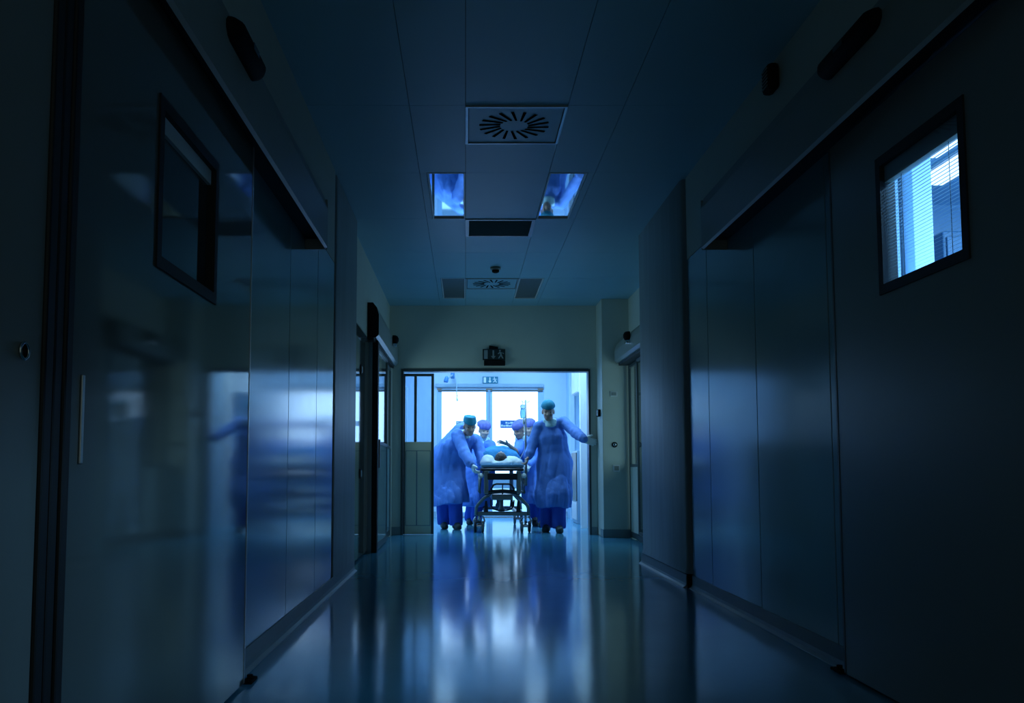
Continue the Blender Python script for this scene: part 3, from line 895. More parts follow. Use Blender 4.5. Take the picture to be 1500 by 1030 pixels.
for k in range(2):
    MB().box((xa + 0.02 + 0.44 * k, 5.485, 0.1), (xa + 0.44 + 0.44 * k, 5.499, zc - 0.04), 0.004).build('door', M['cabblue'], e)

#PEOPLE#
# ------------------------------------------------------------------ body modelling: smooth distance fields meshed with surface nets
def vec(*a):
    return np.array(a, float)


def unit(v):
    v = np.asarray(v, float)
    return v / (np.linalg.norm(v) + 1e-12)


class Field:
    def __init__(s, lo, hi, h):
        s.h = h
        s.lo = np.array(lo, float) - 3 * h
        n = np.ceil((np.array(hi, float) + 3 * h - s.lo) / h).astype(int) + 1
        s.ax = [(s.lo[i] + h * np.arange(n[i])).astype(np.float32) for i in range(3)]
        s.D = np.full(n, 3.0, np.float32)

    def win(s, lo, hi):
        sl = []
        for i in range(3):
            a = int(np.clip(math.floor((lo[i] - s.lo[i]) / s.h), 0, s.D.shape[i] - 1))
            b = int(np.clip(math.ceil((hi[i] - s.lo[i]) / s.h) + 1, a + 1, s.D.shape[i]))
            sl.append(slice(a, b))
        X = s.ax[0][sl[0]][:, None, None]
        Y = s.ax[1][sl[1]][None, :, None]
        Z = s.ax[2][sl[2]][None, None, :]
        return tuple(sl), X, Y, Z

    def put(s, sl, d, k, op='u'):
        A = s.D[sl]
        if op == 'u':
            h = np.maximum(k - np.abs(A - d), 0) / k
            s.D[sl] = np.minimum(A, d) - h * h * k * 0.25
        else:                                    # smooth subtraction of d
            d = -d
            h = np.maximum(k - np.abs(A - d), 0) / k
            s.D[sl] = np.maximum(A, d) + h * h * k * 0.25

    def cone(s, p0, p1, r0, r1, k=0.02, side=None, e0=1.0, e1=None, op='u'):
        """tapered limb from p0 to p1; with SIDE given, its depth across SIDE is e times its width"""
        p0, p1 = np.asarray(p0, float), np.asarray(p1, float)
        e1 = e0 if e1 is None else e1
        R = max(r0, r1) * max(1, e0, e1) + k + 3 * s.h
        sl, X, Y, Z = s.win(np.minimum(p0, p1) - R, np.maximum(p0, p1) + R)
        d = p1 - p0
        L = np.linalg.norm(d) + 1e-9
        w = d / L
        px, py, pz = X - p0[0], Y - p0[1], Z - p0[2]
        t = px * w[0] + py * w[1] + pz * w[2]
        tc = np.clip(t / L, 0, 1)
        r = r0 + (r1 - r0) * tc
        if side is None:
            qx, qy, qz = px - w[0] * tc * L, py - w[1] * tc * L, pz - w[2] * tc * L
            s.put(sl, np.sqrt(qx * qx + qy * qy + qz * qz) - r, k, op)
            return
        u = np.asarray(side, float)
        u = unit(u - w * u.dot(w))
        v = np.cross(w, u)
        e = e0 + (e1 - e0) * tc
        a = (px * u[0] + py * u[1] + pz * u[2]) / r
        b = (px * v[0] + py * v[1] + pz * v[2]) / (r * e)
        m = r * np.minimum(e, 1)
        c = (t - tc * L) / m
        s.put(sl, (np.sqrt(a * a + b * b + c * c) - 1) * m, k, op)

    def ell(s, c, ra, frame=None, k=0.015, op='u'):
        c = np.asarray(c, float)
        fr = np.eye(3) if frame is None else np.asarray(frame, float)
        R = max(ra) + k + 3 * s.h
        sl, X, Y, Z = s.win(c - R, c + R)
        q = 0
        for i in range(3):
            a = ((X - c[0]) * fr[i][0] + (Y - c[1]) * fr[i][1] + (Z - c[2]) * fr[i][2]) / ra[i]
            q = q + a * a
        s.put(sl, (np.sqrt(q) - 1) * min(ra), k, op)

    def cut(s, fn):
        s.D = np.maximum(s.D, fn(s.ax[0][:, None, None], s.ax[1][None, :, None], s.ax[2][None, None, :]).astype(np.float32))

    def folds(s, amp, seed, lam=(0.07, 0.17), up=0.18, n=7, cross=1, hang=None):
        """cloth folds: long creases that hang, and a few that run across"""
        r = np.random.RandomState(seed)
        sl = tuple(slice(None) for _ in range(3))
        m = np.abs(s.D) < 0.06
        I = np.nonzero(m)
        P = [s.ax[i][I[i]] for i in range(3)]
        g = np.zeros(len(I[0]), np.float32)
        wob = 0.35 * np.sin(P[2] * 9 + P[0] * 5 + seed) + 0.3 * np.sin(P[1] * 11 - P[2] * 4 + seed * 2)
        for i in range(n + cross):
            th = r.uniform(0, 2 * PI)
            kk = 2 * PI / r.uniform(*lam)
            if i < n:
                w = (math.cos(th), math.sin(th), r.uniform(-up, up))
            else:
                w = (0.4 * math.cos(th), 0.4 * math.sin(th), r.choice([-1, 1]) * 0.8)
            ph = kk * (P[0] * w[0] + P[1] * w[1] + P[2] * w[2]) + r.uniform(0, 6.28) + wob * r.uniform(1, 3)
            g += ((1.0 - 2.0 * np.sqrt(np.abs(np.sin(ph * 0.5)) + 0.02)) * (0.7 + 0.5 * np.sin(P[2] * 6 + i * 2))).astype(np.float32)
        if hang is not None:                         # deeper folds the further the cloth hangs below this height
            g = g * (0.55 + 1.1 * np.clip((hang - P[2]) / 0.7, 0, 1))
        s.D[I] += amp * g / math.sqrt(n + cross)

    def mesh(s):
        D = s.D
        B = D < 0
        nx, ny, nz = D.shape
        c = B[:-1, :-1, :-1].astype(np.int8)
        cnt = np.zeros_like(c)
        offs = [(i, j, k) for i in (0, 1) for j in (0, 1) for k in (0, 1)]
        S = lambda A, o: A[o[0]:nx - 1 + o[0], o[1]:ny - 1 + o[1], o[2]:nz - 1 + o[2]]
        for o in offs:
            cnt += S(B, o)
        act = (cnt > 0) & (cnt < 8)
        I = np.nonzero(act)
        idx = np.full(act.shape, -1, np.int32)
        idx[I] = np.arange(len(I[0]))
        val = {o: D[I[0] + o[0], I[1] + o[1], I[2] + o[2]] for o in offs}
        pos = np.zeros((len(I[0]), 3))
        w = np.zeros(len(I[0]))
        for a in offs:
            for ax in range(3):
                if a[ax]:
                    continue
                b = tuple(1 if i == ax else a[i] for i in range(3))
                va, vb = val[a], val[b]
                m = (va < 0) != (vb < 0)
                t = np.where(m, va / np.where(m, va - vb, 1), 0)
                p = np.array(a, float)[None, :].repeat(len(t), 0)
                p[:, ax] += t
                pos += p * m[:, None]
                w += m
        pos /= w[:, None]
        V = (pos + np.stack(I, 1)) * s.h + s.lo
        Q = []
        for ax in range(3):
            o1, o2 = [i for i in range(3) if i != ax]
            sa = [slice(1, -1)] * 3
            sa[ax] = slice(0, -1)
            sb = [slice(1, -1)] * 3
            sb[ax] = slice(1, None)
            A, Bn = B[tuple(sa)], B[tuple(sb)]
            e = np.nonzero(A != Bn)
            base = [e[0] + 0, e[1] + 0, e[2] + 0]
            base[o1] = base[o1] + 1
            base[o2] = base[o2] + 1
            flip = A[e]
            q = []
            for d1, d2 in ((-1, -1), (0, -1), (0, 0), (-1, 0)):
                g = [b.copy() for b in base]
                g[o1] += d1
                g[o2] += d2
                q.append(idx[g[0], g[1], g[2]])
            q = np.stack(q, 1)
            if ax == 1:
                flip = ~flip
            q[~flip] = q[~flip][:, ::-1]
            Q.append(q)
        return V, np.concatenate(Q)


def mesh_of(field, name, material, parent, label=None):
    V, Q = field.mesh()
    me = bpy.data.meshes.new(name)
    V = V - np.array(wloc(parent))
    me.vertices.add(len(V))
    me.vertices.foreach_set('co', V.astype(np.float32).ravel())
    me.loops.add(Q.size)
    me.loops.foreach_set('vertex_index', Q.astype(np.int32).ravel())
    me.polygons.add(len(Q))
    me.polygons.foreach_set('loop_start', np.arange(0, Q.size, 4, dtype=np.int32))
    me.polygons.foreach_set('loop_total', np.full(len(Q), 4, np.int32))
    me.polygons.foreach_set('use_smooth', np.ones(len(Q), bool))
    me.update(calc_edges=True)
    me.materials.append(material)
    o = bpy.data.objects.new(name, me)
    COL.objects.link(o)
    o.parent = parent
    return tag(o, label)


def hand(F, w, d, pn, s, curl=(0.25, 0.3, 0.2), spread=0.12, inf=0.0, thumb=(0.7, 0.8, 0.25), sc=1.0, k=0.004):
    """palm and five bent fingers: w wrist, d pointing direction, pn the way the palm faces, s the thumb's side"""
    d = unit(d)
    pn = unit(np.asarray(pn, float) - d * np.dot(pn, d))
    s0 = np.cross(d, pn)
    s = s0 if np.dot(s0, s) > 0 else -s0
    F.cone(w - d * 0.01, w + d * 0.03 * sc, 0.026 + inf, 0.034 * sc + inf, 0.015, s, 0.7, 0.5)
    F.cone(w + d * 0.03 * sc, w + d * 0.082 * sc, 0.034 * sc + inf, 0.039 * sc + inf, 0.012, s, 0.5, 0.36)
    L = (0.072, 0.080, 0.074, 0.058)
    for i in range(4):
        p = w + d * (0.088, 0.092, 0.088, 0.078)[i] * sc + s * (0.030, 0.010, -0.010, -0.029)[i] * sc
        g = unit(d + s * spread * (1.5, 0.5, -0.5, -1.6)[i])
        r = (0.0095, 0.0098, 0.0095, 0.0085)[i] * sc + inf
        a = 0.0
        q = p - g * 0.02
        F.cone(q, p, r, r, 0.006)
        for j, f in enumerate((0.45, 0.30, 0.25)):
            a += curl[j] * (1 + 0.12 * i)
            q = p + (g * math.cos(a) + pn * math.sin(a)) * L[i] * f * sc
            F.cone(p, q, r * (1 - 0.08 * j), r * (0.93 - 0.08 * j), k)
            p = q
    p = w + d * 0.022 * sc + s * 0.026 * sc
    g = unit(d * thumb[0] + s * thumb[1] + pn * thumb[2])
    q = p + g * 0.048 * sc
    F.cone(p, q, 0.014 * sc + inf, 0.0115 * sc + inf, 0.010)
    g = unit(g + d * 0.35 + pn * 0.15)
    F.cone(q, q + g * 0.036 * sc, 0.0115 * sc + inf, 0.009 * sc + inf, k)


def head_shape(F, c, f, u, sc=1.0):
    r = np.cross(f, u)
    fr = np.array([r, f, u])
    P = lambda x, y, z: c + (r * x + f * y + u * z) * sc
    E = lambda p, ra, k=0.012, op='u': F.ell(p, [q * sc for q in ra], fr, k, op)
    E(P(0, -0.012, 0.030), (0.076, 0.096, 0.096), 0.02)
    E(P(0, 0.018, -0.035), (0.062, 0.078, 0.084), 0.02)
    E(P(0, 0.050, -0.088), (0.034, 0.034, 0.026), 0.025)
    E(P(0, 0.078, 0.030), (0.050, 0.016, 0.012), 0.012)
    for m in (-1, 1):
        E(P(0.031 * m, 0.096, 0.004), (0.019, 0.015, 0.012), 0.010, 's')
        E(P(0.038 * m, 0.070, -0.030), (0.020, 0.020, 0.018), 0.015)
        E(P(0.077 * m, -0.010, -0.008), (0.011, 0.022, 0.033), 0.006)
    F.cone(P(0, 0.086, 0.012), P(0, 0.108, -0.028), 0.009 * sc, 0.013 * sc, 0.008)
    for m in (-1, 1):
        E(P(0.011 * m, 0.098, -0.031), (0.010, 0.011, 0.008), 0.006)
    E(P(0, 0.088, -0.056), (0.024, 0.012, 0.006), 0.006)
    E(P(0, 0.086, -0.067), (0.021, 0.012, 0.007), 0.006)
    E(P(0, 0.103, -0.0615), (0.020, 0.007, 0.0018), 0.004, 's')
    return P, fr


def make_person(p):
    """one figure: continuous body (head with face, limbs, hands) as skin; gown, trousers, cap, mask, gloves and shoes as parts"""
    J = {k: vec(*v) for k, v in p['J'].items()}
    root = empty('person', (0.5 * (J['an0'][0] + J['an1'][0]), 0.5 * (J['an0'][1] + J['an1'][1]), 0), p['label'], 'person')
    root['group'] = p['group']
    f = unit(p['face'])
    u = unit(vec(*p.get('up', (0, 0, 1))) - f * np.dot(p.get('up', (0, 0, 1)), f))
    side = unit(J['sh1'] - J['sh0'])
    hips = unit(J['hip1'] - J['hip0'])
    lo = np.min(np.stack(list(J.values())), 0) - (0.17, 0.17, 0.10)
    hi = np.max(np.stack(list(J.values())), 0) + (0.17, 0.17, 0.17)
    lo[2] = max(lo[2], -0.012)
    for i in (0, 1):
        h = p['hand'][i]
        e = J['wr%d' % i] + unit(h['d']) * 0.2
        lo, hi = np.minimum(lo, e - 0.06), np.maximum(hi, e + 0.06)
    b = p.get('build', 1.0)
    F = Field(lo, hi, 0.0065)
    J['chest'] = J['neck'] * 0.62 + J['pelvis'] * 0.38 + np.array(p.get('chest_off', (0, 0, 0)))
    waist = J['neck'] * 0.30 + J['pelvis'] * 0.70
    F.cone(J['pelvis'], waist, 0.155 * b, 0.135 * b, 0.05, hips, 0.70)
    F.cone(waist, J['chest'], 0.135 * b, 0.165 * b, 0.05, side, 0.70)
    F.cone(J['chest'], J['neck'] - (J['neck'] - J['chest']) * 0.25, 0.165 * b, 0.11 * b, 0.05, side, 0.66)
    F.cone(J['sh0'], J['sh1'], 0.055 * b, 0.055 * b, 0.05)
    F.cone(J['neck'] - u * 0.02, J['head'] - u * 0.05 - f * 0.015, 0.056 * b, 0.052 * b, 0.03)
    P, fr = head_shape(F, J['head'], f, u, p.get('hs', 1.0))
    for i in (0, 1):
        F.cone(J['sh%d' % i], J['el%d' % i], 0.050 * b, 0.040 * b, 0.03)
        F.cone(J['el%d' % i], J['wr%d' % i], 0.041 * b, 0.027 * b, 0.015)
        h = p['hand'][i]
        hand(F, J['wr%d' % i], vec(*h['d']), vec(*h['pn']), vec(*h['s']), h.get('curl', (0.25, 0.3, 0.2)), h.get('spread', 0.12), 0.0, h.get('thumb', (0.7, 0.8, 0.25)))
        F.cone(J['hip%d' % i], J['kn%d' % i], 0.085 * b, 0.058 * b, 0.04)
        F.cone(J['kn%d' % i], J['an%d' % i], 0.056 * b, 0.038 * b, 0.02)
        t = unit(J['toe%d' % i] - J['an%d' % i])
        F.cone(J['an%d' % i] + vec(0, 0, -0.03), J['an%d' % i] + vec(0, 0, -0.045) + vec(t[0], t[1], 0) * 0.11, 0.034, 0.026, 0.02)
    mesh_of(F, 'body', M[p['skin']], root)
    for m in (-1, 1):
        MB().lathe(P(0.031 * m, 0.072, 0.004), f, [(0.004, -0.012), (0.012, -0.006), (0.013, 0.0), (0.010, 0.007), (0.003, 0.0115)], 12).build('eye', M['eye'], root)
    # --- gown
    G = Field(lo - 0.05, hi + 0.05, 0.0085)
    cl = p['cloth']
    sb = cl.get('w', 1.0)
    low = J['hem']
    G.cone(J['sh0'], J['sh1'], 0.064 * sb, 0.064 * sb, 0.06)
    G.cone(J['neck'] + u * 0.0, J['chest'], 0.078, 0.185 * sb, 0.06, side, 0.74)
    G.cone(J['chest'], waist, 0.196 * sb, 0.188 * sb, 0.05, side, 0.72)
    G.cone(waist, J['pelvis'], 0.188 * sb, 0.212 * sb, 0.06, hips, 0.76)
    G.cone(J['pelvis'], low, 0.212 * sb, cl['hemr'], 0.06, hips, 0.80, cl.get('heme', 0.75))
    for q in cl.get('extra', ()):
        G.cone(vec(*q[0]), vec(*q[1]), q[2], q[3], 0.05)
    for i in (0, 1):
        s0, e0, w0 = J['sh%d' % i], J['el%d' % i], J['wr%d' % i]
        G.cone(J['hip%d' % i], J['kn%d' % i], 0.120 * b, 0.104 * b, 0.10)
        G.cone(J['kn%d' % i], J['kn%d' % i] * 0.8 + J['an%d' % i] * 0.2, 0.104 * b, 0.100 * b, 0.10)
        bare = cl.get('bare', (0, 0))[i]
        G.cone(s0, e0 if not bare else s0 + (e0 - s0) * 0.85, 0.066 * sb, 0.064 * sb, 0.022)
        if not bare:
            v = unit(w0 - e0)
            G.cone(e0, w0 - v * 0.05, 0.064 * sb, 0.050 * sb, 0.02)
            G.cone(w0 - v * 0.05, w0 - v * 0.005, 0.045, 0.036, 0.02)
    G.folds(cl.get('amp', 0.011) * 1.5, p['seed'], (0.10, 0.26), up=0.10, n=6, cross=0, hang=J['pelvis'][2] + 0.2)
    G.folds(cl.get('amp', 0.011) * 0.45, p['seed'] + 50, (0.05, 0.10), up=0.22, n=4, cross=0, hang=J['pelvis'][2] + 0.2)
    G.folds(0.0028, p['seed'] + 70, (0.06, 0.13), up=0.4, n=2, cross=2)
    hz, hd = low[2], cl.get('hemwave', 0.012)
    G.cut(lambda X, Y, Z: hz + hd * np.sin(X * 21 + Y * 17 + p['seed']) + cl.get('hemslope', 0) * (X - low[0]) - Z)
    c0 = J['head'] - u * 0.055
    G.ell(J['neck'] + u * 0.06 + f * 0.02, (0.078, 0.085, 0.075), fr, 0.01, 's')
    mesh_of(G, 'gown', M['gown'], root)
    # --- waist tie of the gown
    # --- trousers
    T = Field(np.minimum(np.minimum(J['an0'], J['an1']), np.minimum(J['kn0'], J['kn1'])) - 0.22, np.maximum(J['hip0'], J['hip1']) + 0.16, 0.0085)
    for i in (0, 1):
        T.cone(J['hip%d' % i], J['kn%d' % i], 0.105 * b, 0.088 * b, 0.03)
        v = unit(J['an%d' % i] - J['kn%d' % i])
        T.cone(J['kn%d' % i], J['an%d' % i] - v * 0.015, 0.088 * b, 0.083 * b, 0.03)
    T.folds(0.007, p['seed'] + 3)
    T.cut(lambda X, Y, Z: np.minimum(0.055 - Z + 0 * X + 0 * Y, 3.0) if not p.get('lift') else -Z + 0.03 + 0 * X + 0 * Y)
    mesh_of(T, 'trousers', M['trousers'], root)
    # --- shoes
    for i in (0, 1):
        a, t = J['an%d' % i], J['toe%d' % i]
        S = Field(np.minimum(a, t) - 0.16, np.maximum(a, t) + 0.13, 0.007)
        v = unit(t - a - vec(0, 0, (t - a)[2]) * (0 if p.get('lift') == i else 1))
        dn = vec(0, 0, -1) if p.get('lift') != i else unit(np.cross(np.cross(v, vec(0, 0, -1)), v))
        heel = a + dn * 0.045 - v * 0.045
        ball = a + dn * 0.05 + v * 0.13
        S.cone(heel, ball, 0.045, 0.046, 0.02)
        S.cone(a + v * 0.02, ball, 0.052, 0.040, 0.03)
        S.ell(a + vec(0, 0, 0.03), (0.05, 0.06, 0.06), None, 0.01, 's')
        if p.get('lift') != i:
            S.cut(lambda X, Y, Z: 0.002 - Z + 0 * X + 0 * Y)
        mesh_of(S, 'shoe', M['shoe'], root)
    # --- cap
    c = p['cap']
    K = Field(J['head'] - 0.22, J['head'] + 0.24, 0.006)
    sc = p.get('hs', 1.0)
    if c == 'dome':                                                    # round close cap
        K.ell(P(0, -0.014, 0.040), [q * sc for q in (0.090, 0.108, 0.104)], fr, 0.01)
        K.cone(P(0, -0.014, 0.0), P(0, -0.016, 0.07), 0.086 * sc, 0.086 * sc, 0.03, r_axis(f, u), 1.16)
        n = unit(u * 1.0 + f * 0.30)
        K.cut(lambda X, Y, Z: -((X - P(0, 0.10, 0.040)[0]) * n[0] + (Y - P(0, 0.10, 0.040)[1]) * n[1] + (Z - P(0, 0.10, 0.040)[2]) * n[2]))
        K.folds(0.003, p['seed'], (0.04, 0.09))
    elif c == 'tie':                                                     # flat topped surgeon's cap
        K.ell(P(0, -0.014, 0.036), [q * sc for q in (0.084, 0.104, 0.104)], fr, 0.01)
        K.cone(P(0, -0.012, 0.03), P(0, -0.016, 0.11), 0.086 * sc, 0.080 * sc, 0.03, r_axis(f, u), 1.12)
        n = unit(u * 1.0 + f * 0.30)
        K.cut(lambda X, Y, Z: -((X - P(0, 0.10, 0.040)[0]) * n[0] + (Y - P(0, 0.10, 0.040)[1]) * n[1] + (Z - P(0, 0.10, 0.040)[2]) * n[2]))
        top = P(0, 0, p.get('captop', 0.140))
        K.cut(lambda X, Y, Z: (X - top[0]) * u[0] + (Y - top[1]) * u[1] + (Z - top[2]) * u[2])
        K.folds(0.003, p['seed'], (0.04, 0.09))
    else:                                                              # gathered bouffant cap
        K.ell(P(0, -0.040, 0.068), [q * sc for q in (0.112, 0.136, 0.096)], fr, 0.01)
        K.ell(P(0, -0.06, 0.02), [q * sc for q in (0.088, 0.095, 0.09)], fr, 0.04)
        n = unit(u * 1.0 + f * 0.55)
        o = P(0, 0.10, 0.022)
        K.cut(lambda X, Y, Z: -((X - o[0]) * n[0] + (Y - o[1]) * n[1] + (Z - o[2]) * n[2]))
        K.folds(0.0045, p['seed'], (0.03, 0.07))
    K.ell(P(0, 0.0, -0.02), [q * sc for q in (0.066, 0.09, 0.085)], fr, 0.006, 's')
    mesh_of(K, 'cap', M[p['capmat']], root)
    # --- face mask pulled down under the chin
    if p.get('mask', True):
        Q = Field(J['head'] - 0.25, J['head'] + 0.16, 0.006)
        q0, q1 = J['neck'] + u * 0.035 + f * 0.055, J['neck'] * 0.90 + J['chest'] * 0.10 + f * 0.10
        r = np.cross(f, u)
        Q.cone(q0, q1, 0.070, 0.055, 0.02, r, 0.35, 0.30)
        Q.cone(q0 - r * 0.06 - f * 0.03, q0 + r * 0.06 - f * 0.03, 0.028, 0.028, 0.03)
        Q.folds(0.004, p['seed'] + 9, (0.04, 0.08))
        mesh_of(Q, 'face_mask', M['mask'], root)
    # --- gloves
    for i in (0, 1):
        h = p['hand'][i]
        if not h.get('glove'):
            continue
        w, d = J['wr%d' % i], unit(h['d'])
        g = Field(np.minimum(w, w + d * 0.2) - 0.12, np.maximum(w, w + d * 0.2) + 0.12, 0.005)
        hand(g, w, d, vec(*h['pn']), vec(*h['s']), h.get('curl', (0.25, 0.3, 0.2)), h.get('spread', 0.12), 0.006, h.get('thumb', (0.7, 0.8, 0.25)))
        v = unit(J['el%d' % i] - w)
        g.cone(w, w + v * 0.05, 0.031, 0.036, 0.01)
        mesh_of(g, 'glove', M['glove'], root)
    return root


def r_axis(f, u):
    return np.cross(f, u)


# ------------------------------------------------------------------ the trolley party coming through the doorway
def joints(**px):
    return {k: at(*v) for k, v in px.items()}


team = 'hospital staff around the trolley'
# tall man steering at the door jamb
J = joints(head=(803, 603, 11.90), neck=(806, 620, 11.98), pelvis=(812, 677, 12.02), hem=(813, 743, 11.95),
           sh0=(789, 625, 12.00), el0=(780, 650, 11.98), wr0=(774, 669, 11.92),
           sh1=(826, 618, 11.96), el1=(843, 634, 11.70), wr1=(856, 644, 11.415),
           hip0=(804, 682, 12.02), kn0=(803, 726, 11.97), an0=(801, 768, 12.00), toe0=(799, 776, 11.86),
           hip1=(819, 682, 12.0), kn1=(819, 726, 11.85), an1=(819, 769, 11.82), toe1=(820, 777, 11.67))
for i, (a, z) in enumerate((('an0', 0.085), ('an1', 0.085))):
    J[a][2] = z
    J['toe%d' % i][2] = 0.035
make_person(dict(J=J, label='tall man in blue gown and teal cap bracing one arm against the door jamb', group=team, seed=3,
                 face=(-0.10, -1, -0.22), skin='skin', cap='dome', capmat='teal', build=1.0,
                 hand=[dict(d=(-0.25, -0.3, -0.9), pn=(-0.9, 0.1, 0.2), s=(0, -1, 0), curl=(0.5, 0.7, 0.5)),
                       dict(d=(0.95, 0.0, -0.30), pn=(0.0, 1, 0.0), s=(0.3, 0, 1), curl=(0.12, 0.25, 0.2), glove=1)],
                 cloth=dict(w=0.93, hemr=0.185, heme=0.95, amp=0.0085, extra=[((J['hem'][0] + 0.12, 12.18, 0.90), (J['hem'][0] + 0.165, 12.26, 0.38), 0.09, 0.075)])))

# heavy man bent over, pushing the trolley corner
J = joints(head=(688, 625, 12.16), neck=(680, 636, 12.32), pelvis=(653, 684, 12.62), hem=(658, 738, 12.52),
           sh0=(670, 637, 12.24), el0=(680, 663, 12.06), wr0=(691, 681, 11.86),
           sh1=(697, 645, 12.46), el1=(704, 664, 12.40), wr1=(707, 680, 12.22),
           hip0=(647, 688, 12.62), kn0=(649, 728, 12.55), an0=(650, 768, 12.62), toe0=(652, 775, 12.45),
           hip1=(663, 688, 12.58), kn1=(667, 728, 12.45), an1=(668, 768, 12.46), toe1=(672, 777, 12.30))
for i, (a, z) in enumerate((('an0', 0.085), ('an1', 0.085))):
    J[a][2] = z
    J['toe%d' % i][2] = 0.035
make_person(dict(J=J, label='man in blue gown and teal cap bent forward, gloved hand on the trolley corner', group=team, seed=11,
                 face=(0.22, -1, -0.30), skin='skin', cap='tie', capmat='teal', build=1.04,
                 hand=[dict(d=(0.35, -0.25, -0.9), pn=(0.85, 0.3, 0.2), s=(0.2, -1, 0.1), curl=(0.5, 0.6, 0.4), glove=1),
                       dict(d=(0.3, -0.5, -0.8), pn=(0.9, 0.2, 0.3), s=(0.2, -1, 0.1), curl=(0.5, 0.6, 0.4), glove=1)],
                 cloth=dict(w=1.08, hemr=0.235, heme=0.85, amp=0.0085, hemslope=0.12, extra=[(at(676, 633.5, 12.42), at(655, 665, 12.60), 0.12, 0.19)])))

# slim nurse behind him
J = joints(head=(709, 631, 13.16), neck=(707, 646, 13.25), pelvis=(703, 690, 13.35), hem=(697, 741, 13.45),
           sh0=(700, 652, 13.2), el0=(697, 672, 13.1), wr0=(706, 684, 12.95),
           sh1=(719, 652, 13.2), el1=(723, 669, 13.1), wr1=(718, 680, 12.90),
           hip0=(697, 692, 13.35), kn0=(692, 728, 13.35), an0=(688, 762, 13.55), toe0=(688, 768, 13.38),
           hip1=(707, 692, 13.35), kn1=(702, 728, 13.3), an1=(697, 762, 13.4), toe1=(697, 768, 13.24))
for i, (a, z) in enumerate((('an0', 0.085), ('an1', 0.085))):
    J[a][2] = z
    J['toe%d' % i][2] = 0.035
make_person(dict(J=J, label='slim nurse in violet bouffant cap walking behind the bent man', group=team, seed=21,
                 face=(0.35, -1, -0.25), skin='skinl', cap='bouffant', capmat='violet', build=0.86, hs=0.93,
                 hand=[dict(d=(0.5, -0.5, -0.6), pn=(0.3, -0.2, -1), s=(0.8, 0, 0.1), curl=(0.5, 0.6, 0.4), glove=1),
                       dict(d=(-0.3, -0.6, -0.5), pn=(-0.2, -0.2, -1), s=(-0.8, 0, 0.1), curl=(0.5, 0.6, 0.4), glove=1)],
                 cloth=dict(w=0.86, hemr=0.20, heme=0.75, amp=0.0085)))

# nurse with an outstretched bare arm
J = joints(head=(760.5, 631, 12.86), neck=(766, 644, 12.96), pelvis=(783, 690, 13.12), hem=(788, 738, 13.15),
           sh0=(761, 650, 12.88), el0=(758, 662, 12.74), wr0=(744, 651, 12.60),
           sh1=(776, 650, 13.08), el1=(782, 670, 13.0), wr1=(775, 680, 12.8),
           hip0=(777, 694, 13.1), kn0=(781, 728, 13.05), an0=(784, 755, 13.35), toe0=(784, 764, 13.24),
           hip1=(789, 694, 13.15), kn1=(793, 728, 12.98), an1=(796, 766, 12.98), toe1=(793, 772, 12.82))
J['an1'][2], J['toe1'][2] = 0.085, 0.035
make_person(dict(J=J, label='nurse in violet cap stretching a bare open hand over the patient', group=team, seed=31,
                 face=(-0.72, -0.75, -0.38), skin='skin', cap='bouffant', capmat='violet', build=0.86, hs=0.93, lift=0,
                 hand=[dict(d=(-0.95, -0.2, 0.30), pn=(-0.2, -0.5, -1), s=(0.1, -0.3, 1), curl=(0.10, 0.15, 0.1), spread=0.30, thumb=(0.45, 0.95, 0.0)),
                       dict(d=(-0.4, -0.5, -0.6), pn=(-0.5, 0, -1), s=(-0.5, 0.5, 0), curl=(0.5, 0.6, 0.4), glove=1)],
                 cloth=dict(w=0.86, hemr=0.21, heme=0.8, amp=0.0085, bare=(1, 0))))

# colleague mostly hidden behind the drip stand
J = joints(head=(774, 628, 13.75), neck=(776, 641, 13.85), pelvis=(786, 690, 13.95), hem=(788, 735, 13.95),
           sh0=(768, 647, 13.85), el0=(769, 665, 13.75), wr0=(772, 678, 13.5),
           sh1=(787, 647, 13.85), el1=(795, 665, 13.8), wr1=(793, 680, 13.6),
           hip0=(782, 692, 13.95), kn0=(784, 725, 13.9), an0=(786, 758, 14.0), toe0=(785, 763, 13.85),
           hip1=(791, 692, 13.95), kn1=(792, 725, 13.8), an1=(793, 758, 13.85), toe1=(792, 764, 13.7))
for i, (a, z) in enumerate((('an0', 0.085), ('an1', 0.085))):
    J[a][2] = z
    J['toe%d' % i][2] = 0.035
make_person(dict(J=J, label='half hidden nurse, her violet cap showing behind the drip stand', group=team, seed=41,
                 face=(-0.45, -1, -0.2), skin='skinl', cap='bouffant', capmat='violet', build=0.86, hs=0.95,
                 hand=[dict(d=(-0.2, -0.6, -0.6), pn=(0, -0.4, -1), s=(0.8, 0, 0), curl=(0.5, 0.6, 0.4), glove=1),
                       dict(d=(-0.2, -0.6, -0.6), pn=(0, -0.4, -1), s=(-0.8, 0, 0), curl=(0.5, 0.6, 0.4), glove=1)],
                 cloth=dict(w=0.86, hemr=0.20, heme=0.75, amp=0.0085)))

